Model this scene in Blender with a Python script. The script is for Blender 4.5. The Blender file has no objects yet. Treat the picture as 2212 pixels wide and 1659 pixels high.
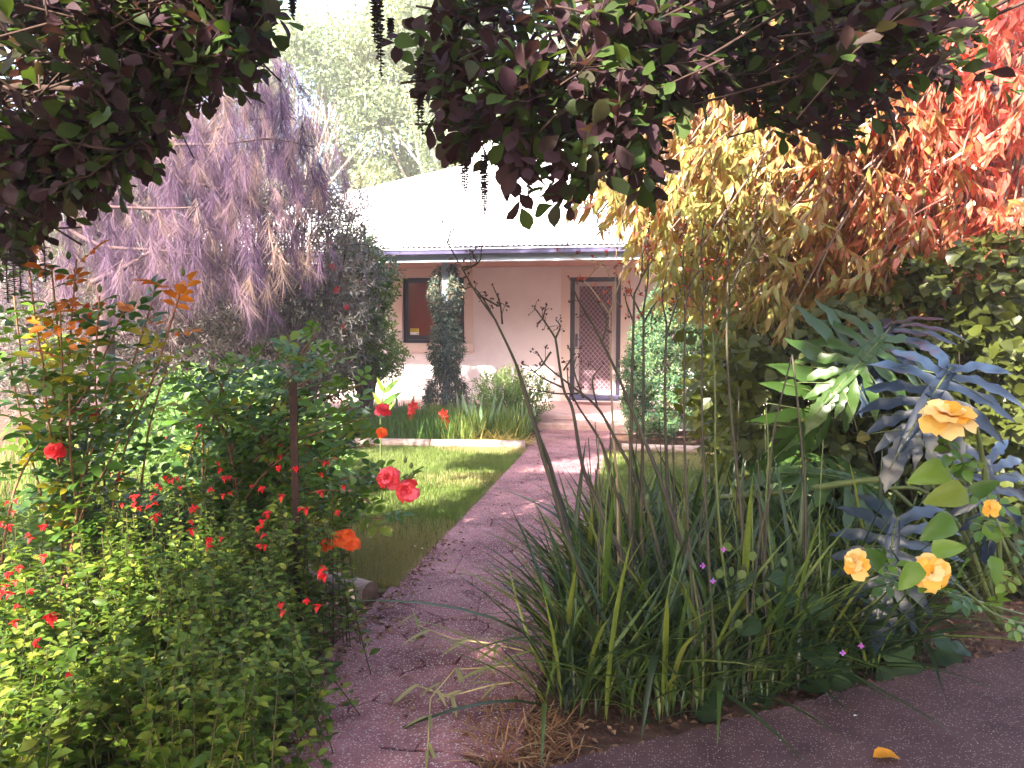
import bpy, math, random
import numpy as np
from mathutils import Vector, Matrix

# ------------------------------------------------------------------ camera, sky, sun, exposure
scene = bpy.context.scene
COL = scene.collection
rng = np.random.default_rng(7)
random.seed(7)

W, H, F = 2212.0, 1659.0, 1640.0
YAW, PIT = math.radians(9.9), math.radians(-4.5)
CAM = np.array([0.0, 0.0, 1.5])
_f = np.array([-math.sin(YAW)*math.cos(PIT), math.cos(YAW)*math.cos(PIT), math.sin(PIT)])
_r = np.array([math.cos(YAW), math.sin(YAW), 0.0])
_u = np.cross(_r, _f)

cam = bpy.data.objects.new('camera', bpy.data.cameras.new('camera'))
COL.objects.link(cam)
cam.location = CAM
cam.rotation_euler = (math.pi/2 + PIT, 0, YAW)
cam.data.sensor_width = 36
cam.data.lens = 36*F/W
cam.data.clip_start = 0.05
cam.data.clip_end = 500
scene.camera = cam

SUN = np.array([-0.25, -0.70, 0.53]); SUN /= np.linalg.norm(SUN)
world = bpy.data.worlds.new('World'); scene.world = world
world.use_nodes = True
wn = world.node_tree
sky = wn.nodes.new('ShaderNodeTexSky')
sky.sky_type = 'NISHITA'; sky.sun_disc = False
sky.sun_elevation = math.asin(SUN[2])
sky.sun_rotation = math.atan2(SUN[0], SUN[1])
sky.dust_density = 4.0
wn.links.new(sky.outputs[0], wn.nodes['Background'].inputs[0])
wn.nodes['Background'].inputs[1].default_value = 0.15
sl = bpy.data.lights.new('sun', 'SUN')
sl.energy = 5.0; sl.angle = math.radians(0.53); sl.color = (1.0, 0.90, 0.77)
so = bpy.data.objects.new('sun', sl); COL.objects.link(so)
so.rotation_euler = Vector(-SUN).to_track_quat('-Z', 'Y').to_euler()
so.location = (-4, -8, 12)
scene.view_settings.view_transform = 'Standard'
scene.view_settings.look = 'None'
scene.view_settings.exposure = 2.8
scene.view_settings.gamma = 1.0
scene.view_settings.use_curve_mapping = False
scene.cycles.max_bounces = 10
scene.cycles.transmission_bounces = 8
scene.cycles.diffuse_bounces = 5

# ------------------------------------------------------------------ helpers
def ray(px, py):
    px = np.asarray(px, float); py = np.asarray(py, float)
    return _f + _r*((px-W/2)/F)[..., None] - _u*((py-H/2)/F)[..., None]
def aty(px, py, Y):
    d = ray(px, py); return CAM + d*(np.asarray(Y, float)/d[..., 1])[..., None]
def atz(px, py, z):
    d = ray(px, py); return CAM + d*((np.asarray(z, float)-1.5)/d[..., 2])[..., None]
def proj(P):
    v = np.asarray(P, float)-CAM; k = v@_f
    k = np.where(k < .05, .05, k)
    return W/2+F*(v@_r)/k, H/2-F*(v@_u)/k
def norm(v):
    v = np.asarray(v, float)
    return v/np.maximum(np.linalg.norm(v, axis=-1, keepdims=True), 1e-9)

class Geo:
    def __init__(s): s.v = []; s.q = []; s.t = []; s.r = []; s.n = 0
    def add(s, v, q=None, t=None, rnd=0.0):
        v = np.asarray(v, float).reshape(-1, 3)
        if q is not None and len(q): s.q.append(np.asarray(q, int)+s.n)
        if t is not None and len(t): s.t.append(np.asarray(t, int)+s.n)
        s.v.append(v)
        s.r.append(np.broadcast_to(np.asarray(rnd, float), (len(v),)))
        s.n += len(v)
        return s
    def mesh(s, name, mat, smooth=True):
        me = bpy.data.meshes.new(name)
        v = np.concatenate(s.v) if s.v else np.zeros((0, 3))
        q = np.concatenate(s.q) if s.q else np.zeros((0, 4), int)
        t = np.concatenate(s.t) if s.t else np.zeros((0, 3), int)
        me.vertices.add(len(v)); me.vertices.foreach_set('co', v.astype(np.float32).ravel())
        me.loops.add(q.size+t.size)
        me.loops.foreach_set('vertex_index', np.concatenate([q.ravel(), t.ravel()]).astype(np.int32))
        me.polygons.add(len(q)+len(t))
        st = np.concatenate([np.arange(len(q))*4, len(q)*4+np.arange(len(t))*3]).astype(np.int32)
        me.polygons.foreach_set('loop_start', st)
        me.polygons.foreach_set('use_smooth', np.full(len(st), smooth))
        me.update(calc_edges=True)
        a = me.attributes.new('rnd', 'FLOAT', 'POINT')
        a.data.foreach_set('value', np.concatenate(s.r).astype(np.float32))
        me.materials.append(mat)
        return me

def tag(o, label=None, cat=None, group=None, kind=None):
    if label: o['label'] = label
    if cat: o['category'] = cat
    if group: o['group'] = group
    if kind: o['kind'] = kind
    return o
def thing(name, label, cat, loc=(0, 0, 0), group=None):
    o = bpy.data.objects.new(name, None); COL.objects.link(o)
    o.location = loc; o.empty_display_size = .1
    return tag(o, label, cat, group)
def link(name, me, parent=None, mtx=None, kind=None, label=None):
    o = bpy.data.objects.new(name, me); COL.objects.link(o)
    if mtx is not None: o.matrix_basis = mtx
    if parent is not None:
        o.parent = parent
        if parent.type == 'EMPTY':
            o.matrix_parent_inverse = Matrix.Translation(-Vector(parent.location))
        elif parent.matrix_basis != Matrix.Identity(4):
            o.matrix_parent_inverse = parent.matrix_basis.inverted()
    if kind: o['kind'] = kind
    if label: o['label'] = label
    return o
def part(name, geo, mat, parent=None, kind=None, label=None, smooth=True):
    return link(name, geo.mesh(name, mat, smooth), parent, None, kind, label)
def top(name, geo, mat, label, cat, group=None, smooth=True):
    return tag(link(name, geo.mesh(name, mat, smooth)), label, cat, group)
def setting(name, geo, mat, smooth=False):
    return link(name, geo.mesh(name, mat, smooth), kind='structure')

BOXQ = np.array([[0, 3, 2, 1], [4, 5, 6, 7], [0, 1, 5, 4], [1, 2, 6, 5], [2, 3, 7, 6], [3, 0, 4, 7]])
def box(g, x0, x1, y0, y1, z0, z1, rnd=0.0):
    g.add([[x0, y0, z0], [x1, y0, z0], [x1, y1, z0], [x0, y1, z0], [x0, y0, z1], [x1, y0, z1], [x1, y1, z1], [x0, y1, z1]], BOXQ, rnd=rnd)
def bbox(g, x0, x1, y0, y1, z0, z1, b=.008):
    # box with chamfered edges facing -y and up
    prof = [(y1, z0), (y0+b, z0), (y0, z0+b), (y0, z1-b), (y0+b, z1), (y1, z1)]
    v = [(x0, y, z) for y, z in prof]+[(x1, y, z) for y, z in prof]
    n = len(prof)
    q = [[i, i+n, (i+1) % n+n, (i+1) % n] for i in range(n)]
    q += [[0, 1, 2, 3], [0, 3, 4, 5], [n, n+3, n+2, n+1], [n, n+5, n+4, n+3]]
    g.add(v, q)
def tube(g, pts, rad, n=5, rnd=0.0):
    P = np.asarray(pts, float); m = len(P)
    R = np.broadcast_to(np.asarray(rad, float), (m,)) if np.ndim(rad) == 0 else np.interp(np.linspace(0, 1, m), np.linspace(0, 1, len(rad)), rad)
    T = norm(np.gradient(P, axis=0))
    ref = np.array([0, 0, 1.0]) if abs(T[0][2]) < .9 else np.array([1.0, 0, 0])
    A = []; a = norm(np.cross(T[0], ref))
    for i in range(m):
        a = norm(a-T[i]*(a@T[i])); A.append(a)
    A = np.array(A); B = np.cross(T, A)
    th = np.linspace(0, 2*math.pi, n, endpoint=False)
    V = P[:, None]+R[:, None, None]*(np.cos(th)[None, :, None]*A[:, None]+np.sin(th)[None, :, None]*B[:, None])
    idx = np.arange(m*n).reshape(m, n)
    q = np.stack([idx[:-1], np.roll(idx[:-1], -1, 1), np.roll(idx[1:], -1, 1), idx[1:]], -1).reshape(-1, 4)
    tt = [[(m-1)*n, (m-1)*n+i, (m-1)*n+i+1] for i in range(1, n-1)]+[[0, i+1, i] for i in range(1, n-1)]
    g.add(V, q, tt, rnd)
def spline(pts, k=6):
    P = np.asarray(pts, float)
    if len(P) < 3: return np.array([P[0]+(P[-1]-P[0])*t for t in np.linspace(0, 1, k)])
    out = []
    E = np.vstack([2*P[0]-P[1], P, 2*P[-1]-P[-2]])
    for i in range(1, len(E)-2):
        a, b, c, d = E[i-1], E[i], E[i+1], E[i+2]
        for t in np.linspace(0, 1, k, endpoint=False):
            out.append(.5*((2*b)+(-a+c)*t+(2*a-5*b+4*c-d)*t*t+(-a+3*b-3*c+d)*t**3))
    out.append(P[-1])
    return np.array(out)
def leaf(w=.5, m=3, shape='oval', fold=.15, curl=.15, wave=0.0, petiole=0.0):
    t = np.linspace(0, 1, m+2)[1:-1]
    if shape == 'oval': pr = np.sin(math.pi*t)**.75
    elif shape == 'lance': pr = np.sin(math.pi*t**.75)
    elif shape == 'obov': pr = np.sin(math.pi*t**1.5)**.7
    elif shape == 'strap': pr = np.minimum(1, (1-t)*2.5)**.7*np.minimum(1, .6+t*2)
    elif shape == 'heart': pr = np.sin(math.pi*t**.6)**.7
    v = [[0, 0, 0]]
    for i, (a, p) in enumerate(zip(t, pr)):
        zc = -curl*a*a; hw = w*p/2; wv = wave*math.sin(i*2.1+1)
        v += [[-hw, a+petiole, zc+fold*hw*2+wv], [0, a+petiole, zc], [hw, a+petiole, zc+fold*hw*2-wv]]
    v.append([0, 1+petiole, -curl])
    f = [[0, 2, 1], [0, 3, 2]]
    for i in range(m-1):
        b = 1+3*i
        for k in (0, 1):
            f += [[b+k, b+k+1, b+k+4], [b+k, b+k+4, b+k+3]]
    b = 1+3*(m-1); e = len(v)-1
    f += [[b, b+1, e], [b+1, b+2, e]]
    return np.array(v, float), np.array(f)
def diamond(w=.45, fold=.1):
    return np.array([[0, 0, 0], [-w/2, .45, fold], [w/2, .45, fold], [0, 1, 0]], float), np.array([[0, 2, 1], [1, 2, 3]])
def frame(d, up):
    y = norm(d); x = norm(np.cross(y, up)); z = np.cross(x, y); return x, y, z
def inst(g, tpl, pos, d, up, s, rnd):
    tv, tf = tpl
    pos = np.asarray(pos, float); k = len(pos)
    x, y, z = frame(np.broadcast_to(d, (k, 3)), np.broadcast_to(up, (k, 3)))
    s = np.broadcast_to(np.asarray(s, float), (k,))
    V = pos[:, None]+s[:, None, None]*(tv[None, :, 0:1]*x[:, None]+tv[None, :, 1:2]*y[:, None]+tv[None, :, 2:3]*z[:, None])
    n = len(tv)
    Fs = (tf[None]+(np.arange(k)*n)[:, None, None]).reshape(-1, 3)
    g.add(V.reshape(-1, 3), t=Fs, rnd=np.repeat(np.broadcast_to(rnd, (k,)), n))
def tpl_mesh(name, tpl, mat):
    g = Geo(); g.add(tpl[0], t=tpl[1]); return g.mesh(name, mat)
def mtx(pos, d, up, s):
    x, y, z = frame(np.asarray(d, float), np.asarray(up, float))
    return Matrix(((x[0]*s, y[0]*s, z[0]*s, pos[0]), (x[1]*s, y[1]*s, z[1]*s, pos[1]), (x[2]*s, y[2]*s, z[2]*s, pos[2]), (0, 0, 0, 1)))
def rdir(k, r=None):
    r = r or rng
    return norm(r.normal(size=(k, 3)))
def in_poly(px, py, poly):
    P = np.asarray(poly, float); c = np.zeros(px.shape, bool)
    j = len(P)-1
    for i in range(len(P)):
        xi, yi = P[i]; xj, yj = P[j]
        hit = ((yi > py) != (yj > py)) & (px < (xj-xi)*(py-yi)/(yj-yi+1e-12)+xi)
        c ^= hit; j = i
    return c
def sample_poly(poly, n):
    P = np.asarray(poly, float); lo, hi = P.min(0), P.max(0)
    out = np.zeros((0, 2))
    while len(out) < n:
        c = lo+(hi-lo)*rng.random((n*3, 2))
        out = np.vstack([out, c[in_poly(c[:, 0], c[:, 1], P)]])
    return out[:n]
def sprigs(pos, d, L, n, spread=.9, droop=0.0, upbias=.6):
    """n leaves along each of k twigs: leaf base points, directions, up vectors"""
    k = len(pos); d = norm(d)
    t = (np.arange(n)+.5)/n
    a = np.arange(n)*2.4
    ref = np.where(np.abs(d[:, 2:3]) < .9, np.array([[0, 0, 1.0]]), np.array([[1.0, 0, 0]]))
    x = norm(np.cross(d, ref)); z = np.cross(x, d)
    ph = rng.random(k)*6.28
    A = a[None]+ph[:, None]
    rad = np.cos(A)[..., None]*x[:, None]+np.sin(A)[..., None]*z[:, None]
    L = np.broadcast_to(L, (k,))
    P = pos[:, None]+d[:, None]*(t[None]*L[:, None])[..., None]
    sp = spread*(1-.45*t)[None, :, None]
    D = d[:, None]*(1-sp*.5)+rad*sp+np.array([0, 0, -droop])+rng.normal(size=P.shape)*.15
    U = rng.normal(size=P.shape)*.5+np.array([0, 0, upbias])
    return P.reshape(-1, 3), norm(D).reshape(-1, 3), U.reshape(-1, 3)
def noise3(p, f, seed=0):
    r = np.random.default_rng(seed); o = np.zeros(len(p))
    for i in range(5):
        k = norm(r.normal(size=3))*f*(.6+i*.35); o += np.sin(p@k+r.random()*6.28)/(1+i*.4)
    return np.clip(.5+o*.22, 0, .999)

# ------------------------------------------------------------------ materials
def mat_new(name):
    m = bpy.data.materials.new(name); m.use_nodes = True
    nt = m.node_tree; return m, nt, nt.nodes['Principled BSDF'], nt.nodes['Material Output']
def foliage(name, ramp, transl=.35, rough=.45, spec=.4, tcol=(1.25, 1.15, .55), objrnd=True):
    m, nt, p, out = mat_new(name)
    at = nt.nodes.new('ShaderNodeAttribute'); at.attribute_name = 'rnd'
    oi = nt.nodes.new('ShaderNodeObjectInfo')
    ad = nt.nodes.new('ShaderNodeMath'); ad.operation = 'ADD'
    fr = nt.nodes.new('ShaderNodeMath'); fr.operation = 'FRACT'
    nt.links.new(at.outputs['Fac'], ad.inputs[0])
    if objrnd: nt.links.new(oi.outputs['Random'], ad.inputs[1])
    else: ad.inputs[1].default_value = 0
    nt.links.new(ad.outputs[0], fr.inputs[0])
    cr = nt.nodes.new('ShaderNodeValToRGB')
    el = cr.color_ramp.elements
    while len(el) < len(ramp): el.new(.5)
    for e, (ps, c) in zip(el, ramp): e.position = ps; e.color = (*c, 1)
    nt.links.new(fr.outputs[0], cr.inputs[0])
    tc = nt.nodes.new('ShaderNodeTexCoord')
    nz = nt.nodes.new('ShaderNodeTexNoise'); nz.inputs['Scale'].default_value = 60; nz.inputs['Detail'].default_value = 3
    nt.links.new(tc.outputs['Object'], nz.inputs['Vector'])
    mr = nt.nodes.new('ShaderNodeMapRange'); mr.inputs['To Min'].default_value = .75; mr.inputs['To Max'].default_value = 1.25
    nt.links.new(nz.outputs['Fac'], mr.inputs['Value'])
    mx = nt.nodes.new('ShaderNodeVectorMath'); mx.operation = 'SCALE'
    nt.links.new(cr.outputs[0], mx.inputs[0]); nt.links.new(mr.outputs[0], mx.inputs['Scale'])
    nt.links.new(mx.outputs[0], p.inputs['Base Color'])
    p.inputs['Roughness'].default_value = rough
    p.inputs['Specular IOR Level'].default_value = spec
    tm = nt.nodes.new('ShaderNodeVectorMath'); tm.operation = 'MULTIPLY'; tm.inputs[1].default_value = tcol
    nt.links.new(mx.outputs[0], tm.inputs[0])
    tb = nt.nodes.new('ShaderNodeBsdfTranslucent'); nt.links.new(tm.outputs[0], tb.inputs['Color'])
    ms = nt.nodes.new('ShaderNodeMixShader'); ms.inputs[0].default_value = transl
    nt.links.new(p.outputs[0], ms.inputs[1]); nt.links.new(tb.outputs[0], ms.inputs[2])
    nt.links.new(ms.outputs[0], out.inputs['Surface'])
    return m
def solid(name, c1, c2=None, scale=8, rough=.6, spec=.4, bump=0.0, bscale=80, metal=0.0, detail=6, speck=None, stretch=(1, 1, 1)):
    m, nt, p, out = mat_new(name)
    tc = nt.nodes.new('ShaderNodeTexCoord')
    mp = nt.nodes.new('ShaderNodeMapping'); mp.inputs['Scale'].default_value = stretch
    nt.links.new(tc.outputs['Object'], mp.inputs['Vector'])
    nz = nt.nodes.new('ShaderNodeTexNoise'); nz.inputs['Scale'].default_value = scale; nz.inputs['Detail'].default_value = detail
    nz.inputs['Roughness'].default_value = .65
    nt.links.new(mp.outputs[0], nz.inputs['Vector'])
    cr = nt.nodes.new('ShaderNodeValToRGB')
    cr.color_ramp.elements[0].position = .35; cr.color_ramp.elements[1].position = .65
    cr.color_ramp.elements[0].color = (*c1, 1); cr.color_ramp.elements[1].color = (*(c2 or c1), 1)
    nt.links.new(nz.outputs['Fac'], cr.inputs[0])
    col = cr.outputs[0]
    if speck:
        for (sc, sz, c) in speck:
            vo = nt.nodes.new('ShaderNodeTexVoronoi'); vo.inputs['Scale'].default_value = sc
            nt.links.new(mp.outputs[0], vo.inputs['Vector'])
            lt = nt.nodes.new('ShaderNodeMath'); lt.operation = 'LESS_THAN'; lt.inputs[1].default_value = sz
            nt.links.new(vo.outputs['Distance'], lt.inputs[0])
            sep = nt.nodes.new('ShaderNodeSeparateColor'); nt.links.new(vo.outputs['Color'], sep.inputs[0])
            gt = nt.nodes.new('ShaderNodeMath'); gt.operation = 'GREATER_THAN'; gt.inputs[1].default_value = .45
            nt.links.new(sep.outputs[0], gt.inputs[0])
            mu = nt.nodes.new('ShaderNodeMath'); mu.operation = 'MULTIPLY'
            nt.links.new(lt.outputs[0], mu.inputs[0]); nt.links.new(gt.outputs[0], mu.inputs[1])
            mix = nt.nodes.new('ShaderNodeMix'); mix.data_type = 'RGBA'
            nt.links.new(mu.outputs[0], mix.inputs['Factor']); nt.links.new(col, mix.inputs['A']); mix.inputs['B'].default_value = (*c, 1)
            col = mix.outputs['Result']
    nt.links.new(col, p.inputs['Base Color'])
    p.inputs['Roughness'].default_value = rough; p.inputs['Specular IOR Level'].default_value = spec; p.inputs['Metallic'].default_value = metal
    if bump:
        nb = nt.nodes.new('ShaderNodeTexNoise'); nb.inputs['Scale'].default_value = bscale; nb.inputs['Detail'].default_value = 4
        nt.links.new(mp.outputs[0], nb.inputs['Vector'])
        bp = nt.nodes.new('ShaderNodeBump'); bp.inputs['Strength'].default_value = bump; bp.inputs['Distance'].default_value = .01
        nt.links.new(nb.outputs['Fac'], bp.inputs['Height']); nt.links.new(bp.outputs[0], p.inputs['Normal'])
    return m

M = {}
M['soil'] = solid('soil', (.07, .04, .03), (.16, .09, .065), 14, .95, .1, .8, 60)
M['lawn_base'] = solid('lawn soil', (.07, .085, .03), (.16, .15, .06), 9, .95, .1, .5, 90)
M['paving'] = solid('exposed aggregate', (.15, .05, .065), (.44, .20, .215), 2.6, .8, .35, 1.0, 110,
                    speck=[(95, .33, (.55, .45, .42)), (140, .3, (.10, .06, .06)), (60, .2, (.62, .54, .52))])
M['joint'] = solid('dark joint', (.035, .02, .02), (.07, .04, .035), 30, .95, .1)
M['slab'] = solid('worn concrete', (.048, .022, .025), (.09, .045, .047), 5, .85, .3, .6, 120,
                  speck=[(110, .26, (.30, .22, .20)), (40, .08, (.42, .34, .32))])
M['stucco'] = solid('pink render', (.73, .62, .635), (.81, .73, .745), 1.6, .9, .2, .7, 70, detail=9)
M['trimpink'] = solid('smooth pink render', (.68, .52, .47), (.72, .56, .51), 4, .85, .25, .1, 60)
M['verandah'] = solid('terracotta pink concrete', (.50, .32, .31), (.60, .42, .41), 6, .8, .3, .2, 60)
M['steppink'] = solid('weathered pink concrete', (.40, .25, .22), (.55, .37, .34), 9, .85, .3, .5, 50)
M['roof'] = solid('pale painted iron', (.80, .80, .83), (.86, .86, .88), 2, .45, .5)
M['gutter'] = solid('slate blue gutter paint', (.085, .08, .16), (.11, .10, .19), 3, .35, .5)
M['gutterlip'] = solid('pale gutter lip', (.62, .63, .72), None, 3, .3, .5)
M['fascia'] = solid('pale blue paint', (.26, .33, .42), (.30, .37, .46), 3, .5, .4)
M['soffit'] = solid('brown soffit board', (.30, .16, .12), (.36, .20, .15), 5, .8, .2)
M['darkframe'] = solid('dark bronze frame', (.022, .016, .03), (.03, .022, .04), 10, .4, .5)
M['curtain'] = solid('rust brown pane', (.17, .035, .018), (.21, .05, .025), 4, .12, .6, stretch=(1, 1, .4))
M['screenframe'] = solid('mauve door metal', (.42, .32, .32), (.46, .36, .36), 10, .45, .5)
M['mesh'] = solid('dark insect mesh', (.11, .055, .075), (.13, .065, .09), 40, .7, .3)
M['lattice'] = solid('lattice metal', (.36, .24, .27), None, 10, .5, .5)
M['steel'] = solid('handle metal', (.10, .09, .13), None, 10, .35, .6)
M['yellow'] = solid('yellow print', (.80, .55, .02), None, 3, .5)
M['white'] = solid('white print', (.8, .8, .82), None, 3, .5)
M['blackprint'] = solid('dark print', (.05, .03, .02), None, 3, .5)
M['mat'] = solid('doormat fibre', (.22, .10, .10), (.30, .15, .14), 60, .95, .1, .6, 200)
M['chimney'] = solid('white chimney', (.78, .76, .75), (.83, .81, .8), 5, .8, .2, .2)
M['log'] = solid('weathered pine log', (.34, .235, .20), (.56, .42, .37), 5, .85, .2, .6, 30, stretch=(1.5, 12, 12))
M['logend'] = solid('log end grain', (.14, .085, .06), (.24, .15, .11), 40, .9, .2)
M['rust'] = solid('rusted steel', (.02, .011, .010), (.045, .02, .015), 30, .85, .3, .4, 100)
M['bark'] = solid('grey brown bark', (.10, .065, .05), (.22, .155, .12), 12, .9, .2, .7, 40, stretch=(1, 1, .25))
M['darkbark'] = solid('dark twig bark', (.045, .028, .024), (.085, .055, .045), 12, .95, .1, .5, 40)
M['palebark'] = solid('pale mauve bark', (.06, .035, .04), (.11, .07, .075), 10, .85, .2, .4, 40)
M['pinktwig'] = solid('pinkish twig', (.52, .24, .18), (.66, .36, .28), 10, .7, .3)
M['gumbark'] = solid('gum bark', (.30, .24, .19), (.46, .40, .33), 6, .85, .2, .3, 30)
M['cane'] = solid('rose cane', (.16, .11, .04), (.26, .10, .07), 6, .6, .4)
M['salviastem'] = solid('salvia stem', (.045, .05, .018), (.10, .06, .03), 6, .6, .3)
M['greenstem'] = solid('green stem', (.07, .11, .03), (.13, .15, .05), 8, .55, .4)
M['darkstem'] = solid('dark flower stem', (.03, .022, .02), (.065, .058, .028), 5, .6, .4)
M['palestem'] = solid('pale flower stem', (.30, .23, .14), (.38, .28, .19), 6, .6, .4)
M['pod'] = solid('dry seed pod', (.06, .03, .035), (.10, .05, .05), 20, .7, .3)
M['catkin'] = solid('grey brown catkin', (.05, .04, .045), (.11, .085, .09), 40, .8, .2)
M['drystem'] = solid('dry straw', (.42, .33, .13), (.55, .45, .24), 10, .7, .3)
M['tassel'] = foliage('silk tassel leaf', [(0, (.045, .020, .030)), (.4, (.058, .028, .034)), (.6, (.032, .05, .014)), (.9, (.065, .12, .022)), (1, (.06, .03, .03))], .38, .6, .2)
M['casuarina'] = foliage('she-oak needles', [(0, (.055, .03, .065)), (.45, (.11, .065, .135)), (.86, (.165, .10, .165)), (1, (.30, .21, .16))], .3, .6, .2, (1.0, .95, 1.0))
M['bottle'] = foliage('bottlebrush leaf', [(0, (.05, .055, .045)), (.6, (.11, .105, .10)), (1, (.22, .18, .19))], .25, .6, .25)
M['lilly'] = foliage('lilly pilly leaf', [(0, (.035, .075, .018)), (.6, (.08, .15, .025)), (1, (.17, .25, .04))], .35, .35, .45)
M['gum'] = foliage('gum leaf', [(0, (.12, .17, .10)), (.5, (.19, .25, .15)), (.9, (.29, .32, .17)), (1, (.38, .36, .14))], .35, .5, .3)
M['conifer'] = foliage('conifer spray', [(0, (.04, .11, .06)), (.6, (.08, .17, .085)), (1, (.18, .25, .10))], .25, .6, .2)
M['juniper'] = foliage('juniper shrub leaf', [(0, (.06, .14, .04)), (.5, (.13, .24, .06)), (1, (.30, .36, .16))], .3, .5, .3)
M['russet'] = foliage('russet weeping leaf', [(0, (.28, .31, .09)), (.2, (.44, .37, .14)), (.34, (.36, .21, .07)), (.46, (.24, .10, .05)), (.60, (.60, .21, .13)), (.82, (.62, .11, .08)), (1, (.18, .03, .03))], .45, .30, .6, (1.35, .95, .65), False)
M['ivy'] = foliage('hedge vine leaf', [(0, (.035, .045, .012)), (.5, (.09, .11, .02)), (.78, (.20, .22, .04)), (1, (.44, .42, .14))], .4, .4, .4)
M['rosegreen'] = foliage('rose leaf', [(0, (.035, .085, .012)), (.5, (.075, .165, .02)), (.85, (.13, .24, .03)), (1, (.20, .26, .04))], .35, .38, .45)
M['roseorange'] = foliage('young bronze rose leaf', [(0, (.52, .13, .015)), (.6, (.60, .22, .02)), (1, (.42, .05, .015))], .45, .4, .4, (1.2, 1.0, .7))
M['roseyellow'] = foliage('yellowing rose leaf', [(0, (.45, .34, .02)), (1, (.30, .30, .03))], .45, .4, .4)
M['salvia'] = foliage('salvia leaf', [(0, (.04, .08, .010)), (.45, (.085, .155, .016)), (.78, (.16, .235, .03)), (1, (.28, .31, .05))], .42, .45, .35)
M['redpetal'] = foliage('red petal', [(0, (.62, .012, .018)), (1, (.75, .03, .03))], .35, .5, .3, (1.2, .8, .8))
M['pinkred'] = foliage('coral pink petal', [(0, (.52, .015, .02)), (.5, (.75, .05, .07)), (1, (.85, .16, .24))], .35, .5, .3, (1.2, .9, .9))
M['orangered'] = foliage('orange red petal', [(0, (.78, .08, .015)), (1, (.82, .16, .02))], .35, .5, .3, (1.2, .9, .8))
M['scarlet'] = foliage('scarlet petal', [(0, (.62, .010, .008)), (1, (.74, .03, .01))], .3, .5, .3, (1.2, .8, .8))
M['paw'] = foliage('dull red paw flower', [(0, (.42, .06, .05)), (1, (.60, .16, .10))], .25, .7, .2)
M['yellowpetal'] = foliage('apricot yellow petal', [(0, (.78, .36, .02)), (.5, (.82, .52, .10)), (1, (.88, .74, .40))], .3, .5, .3, (1.2, .9, .5))
M['fadedpetal'] = foliage('faded orange petal', [(0, (.70, .25, .12)), (1, (.78, .42, .25))], .35, .6, .2)
M['brush'] = foliage('bottlebrush stamen', [(0, (.65, .03, .06)), (1, (.75, .12, .14))], .3, .6, .2)
M['strap'] = foliage('strap leaf', [(0, (.02, .04, .014)), (.5, (.042, .08, .022)), (.8, (.11, .18, .03)), (1, (.26, .28, .06))], .38, .33, .6)
M['iris'] = foliage('iris sword leaf', [(0, (.12, .21, .12)), (1, (.22, .32, .20))], .3, .45, .4)
M['grassblade'] = foliage('lawn blade', [(0, (.10, .16, .03)), (.45, (.17, .22, .06)), (.75, (.27, .26, .10)), (1, (.38, .32, .16))], .3, .5, .3)
M['bedgrass'] = foliage('tall grass blade', [(0, (.07, .15, .025)), (.6, (.12, .23, .04)), (1, (.25, .30, .07))], .35, .45, .35)
M['dryblade'] = foliage('dry yellow blade', [(0, (.50, .38, .06)), (1, (.62, .50, .20))], .35, .6, .2)
M['philo'] = foliage('philodendron leaf', [(0, (.011, .022, .048)), (1, (.018, .034, .048))], .06, .30, .8)  # blue of the reflected sky is put into this leaf colour
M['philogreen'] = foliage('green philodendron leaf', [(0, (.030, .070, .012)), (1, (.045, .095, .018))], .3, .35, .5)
M['honesty'] = foliage('heart leaf', [(0, (.025, .055, .02)), (1, (.05, .095, .03))], .3, .5, .35)
M['podgreen'] = foliage('green disc pod', [(0, (.09, .15, .04)), (1, (.14, .20, .07))], .5, .5, .3)
M['vine'] = foliage('post vine leaf', [(0, (.045, .065, .05)), (.7, (.085, .115, .09)), (1, (.14, .17, .12))], .25, .5, .35)
M['vineflower'] = foliage('cream vine flower', [(0, (.72, .60, .48)), (1, (.70, .32, .16))], .3, .6, .2)
M['strawlitter'] = foliage('dead straw', [(0, (.16, .06, .03)), (.6, (.34, .18, .09)), (1, (.48, .33, .18))], .3, .7, .2)
M['litter'] = foliage('dead leaf litter', [(0, (.10, .045, .03)), (.6, (.22, .11, .07)), (1, (.40, .25, .15))], .15, .8, .15)
M['amberleaf'] = foliage('fallen amber leaf', [(0, (.62, .22, .01)), (1, (.70, .30, .02))], .3, .5, .3)
M['pinkpetal'] = foliage('fallen pink petal', [(0, (.78, .45, .40)), (1, (.82, .55, .50))], .3, .6, .3)
M['whitepetal'] = foliage('fallen white petal', [(0, (.8, .78, .82)), (1, (.82, .8, .85))], .3, .6, .3)

# ------------------------------------------------------------------ ground, path, lawn, pavement
def sheet(x0, x1, y0, y1, z, nx=1, ny=1, amp=0.0):
    xs = np.linspace(x0, x1, nx+1); ys = np.linspace(y0, y1, ny+1)
    X, Y = np.meshgrid(xs, ys, indexing='ij'); Z = np.full_like(X, z)
    if amp: Z = Z+amp*(np.sin(X*3.1+Y*1.7)+np.sin(X*1.3-Y*4.3+1))*.5
    idx = np.arange((nx+1)*(ny+1)).reshape(nx+1, ny+1)
    q = np.stack([idx[:-1, :-1], idx[1:, :-1], idx[1:, 1:], idx[:-1, 1:]], -1).reshape(-1, 4)
    g = Geo(); g.add(np.stack([X, Y, Z], -1).reshape(-1, 3), q); return g
setting('ground', sheet(-58, 58, -30, 64, -.03), M['soil'])
hz = Geo(); box(hz, -60, 60, -32, 66, -1.2, 18)
hm_, hnt, hp, hout = mat_new('thin morning haze')  # added volume imitating the veil of lens glare, tinted with its pink cast
hnt.nodes.remove(hp); pv = hnt.nodes.new('ShaderNodeVolumePrincipled')
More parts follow.
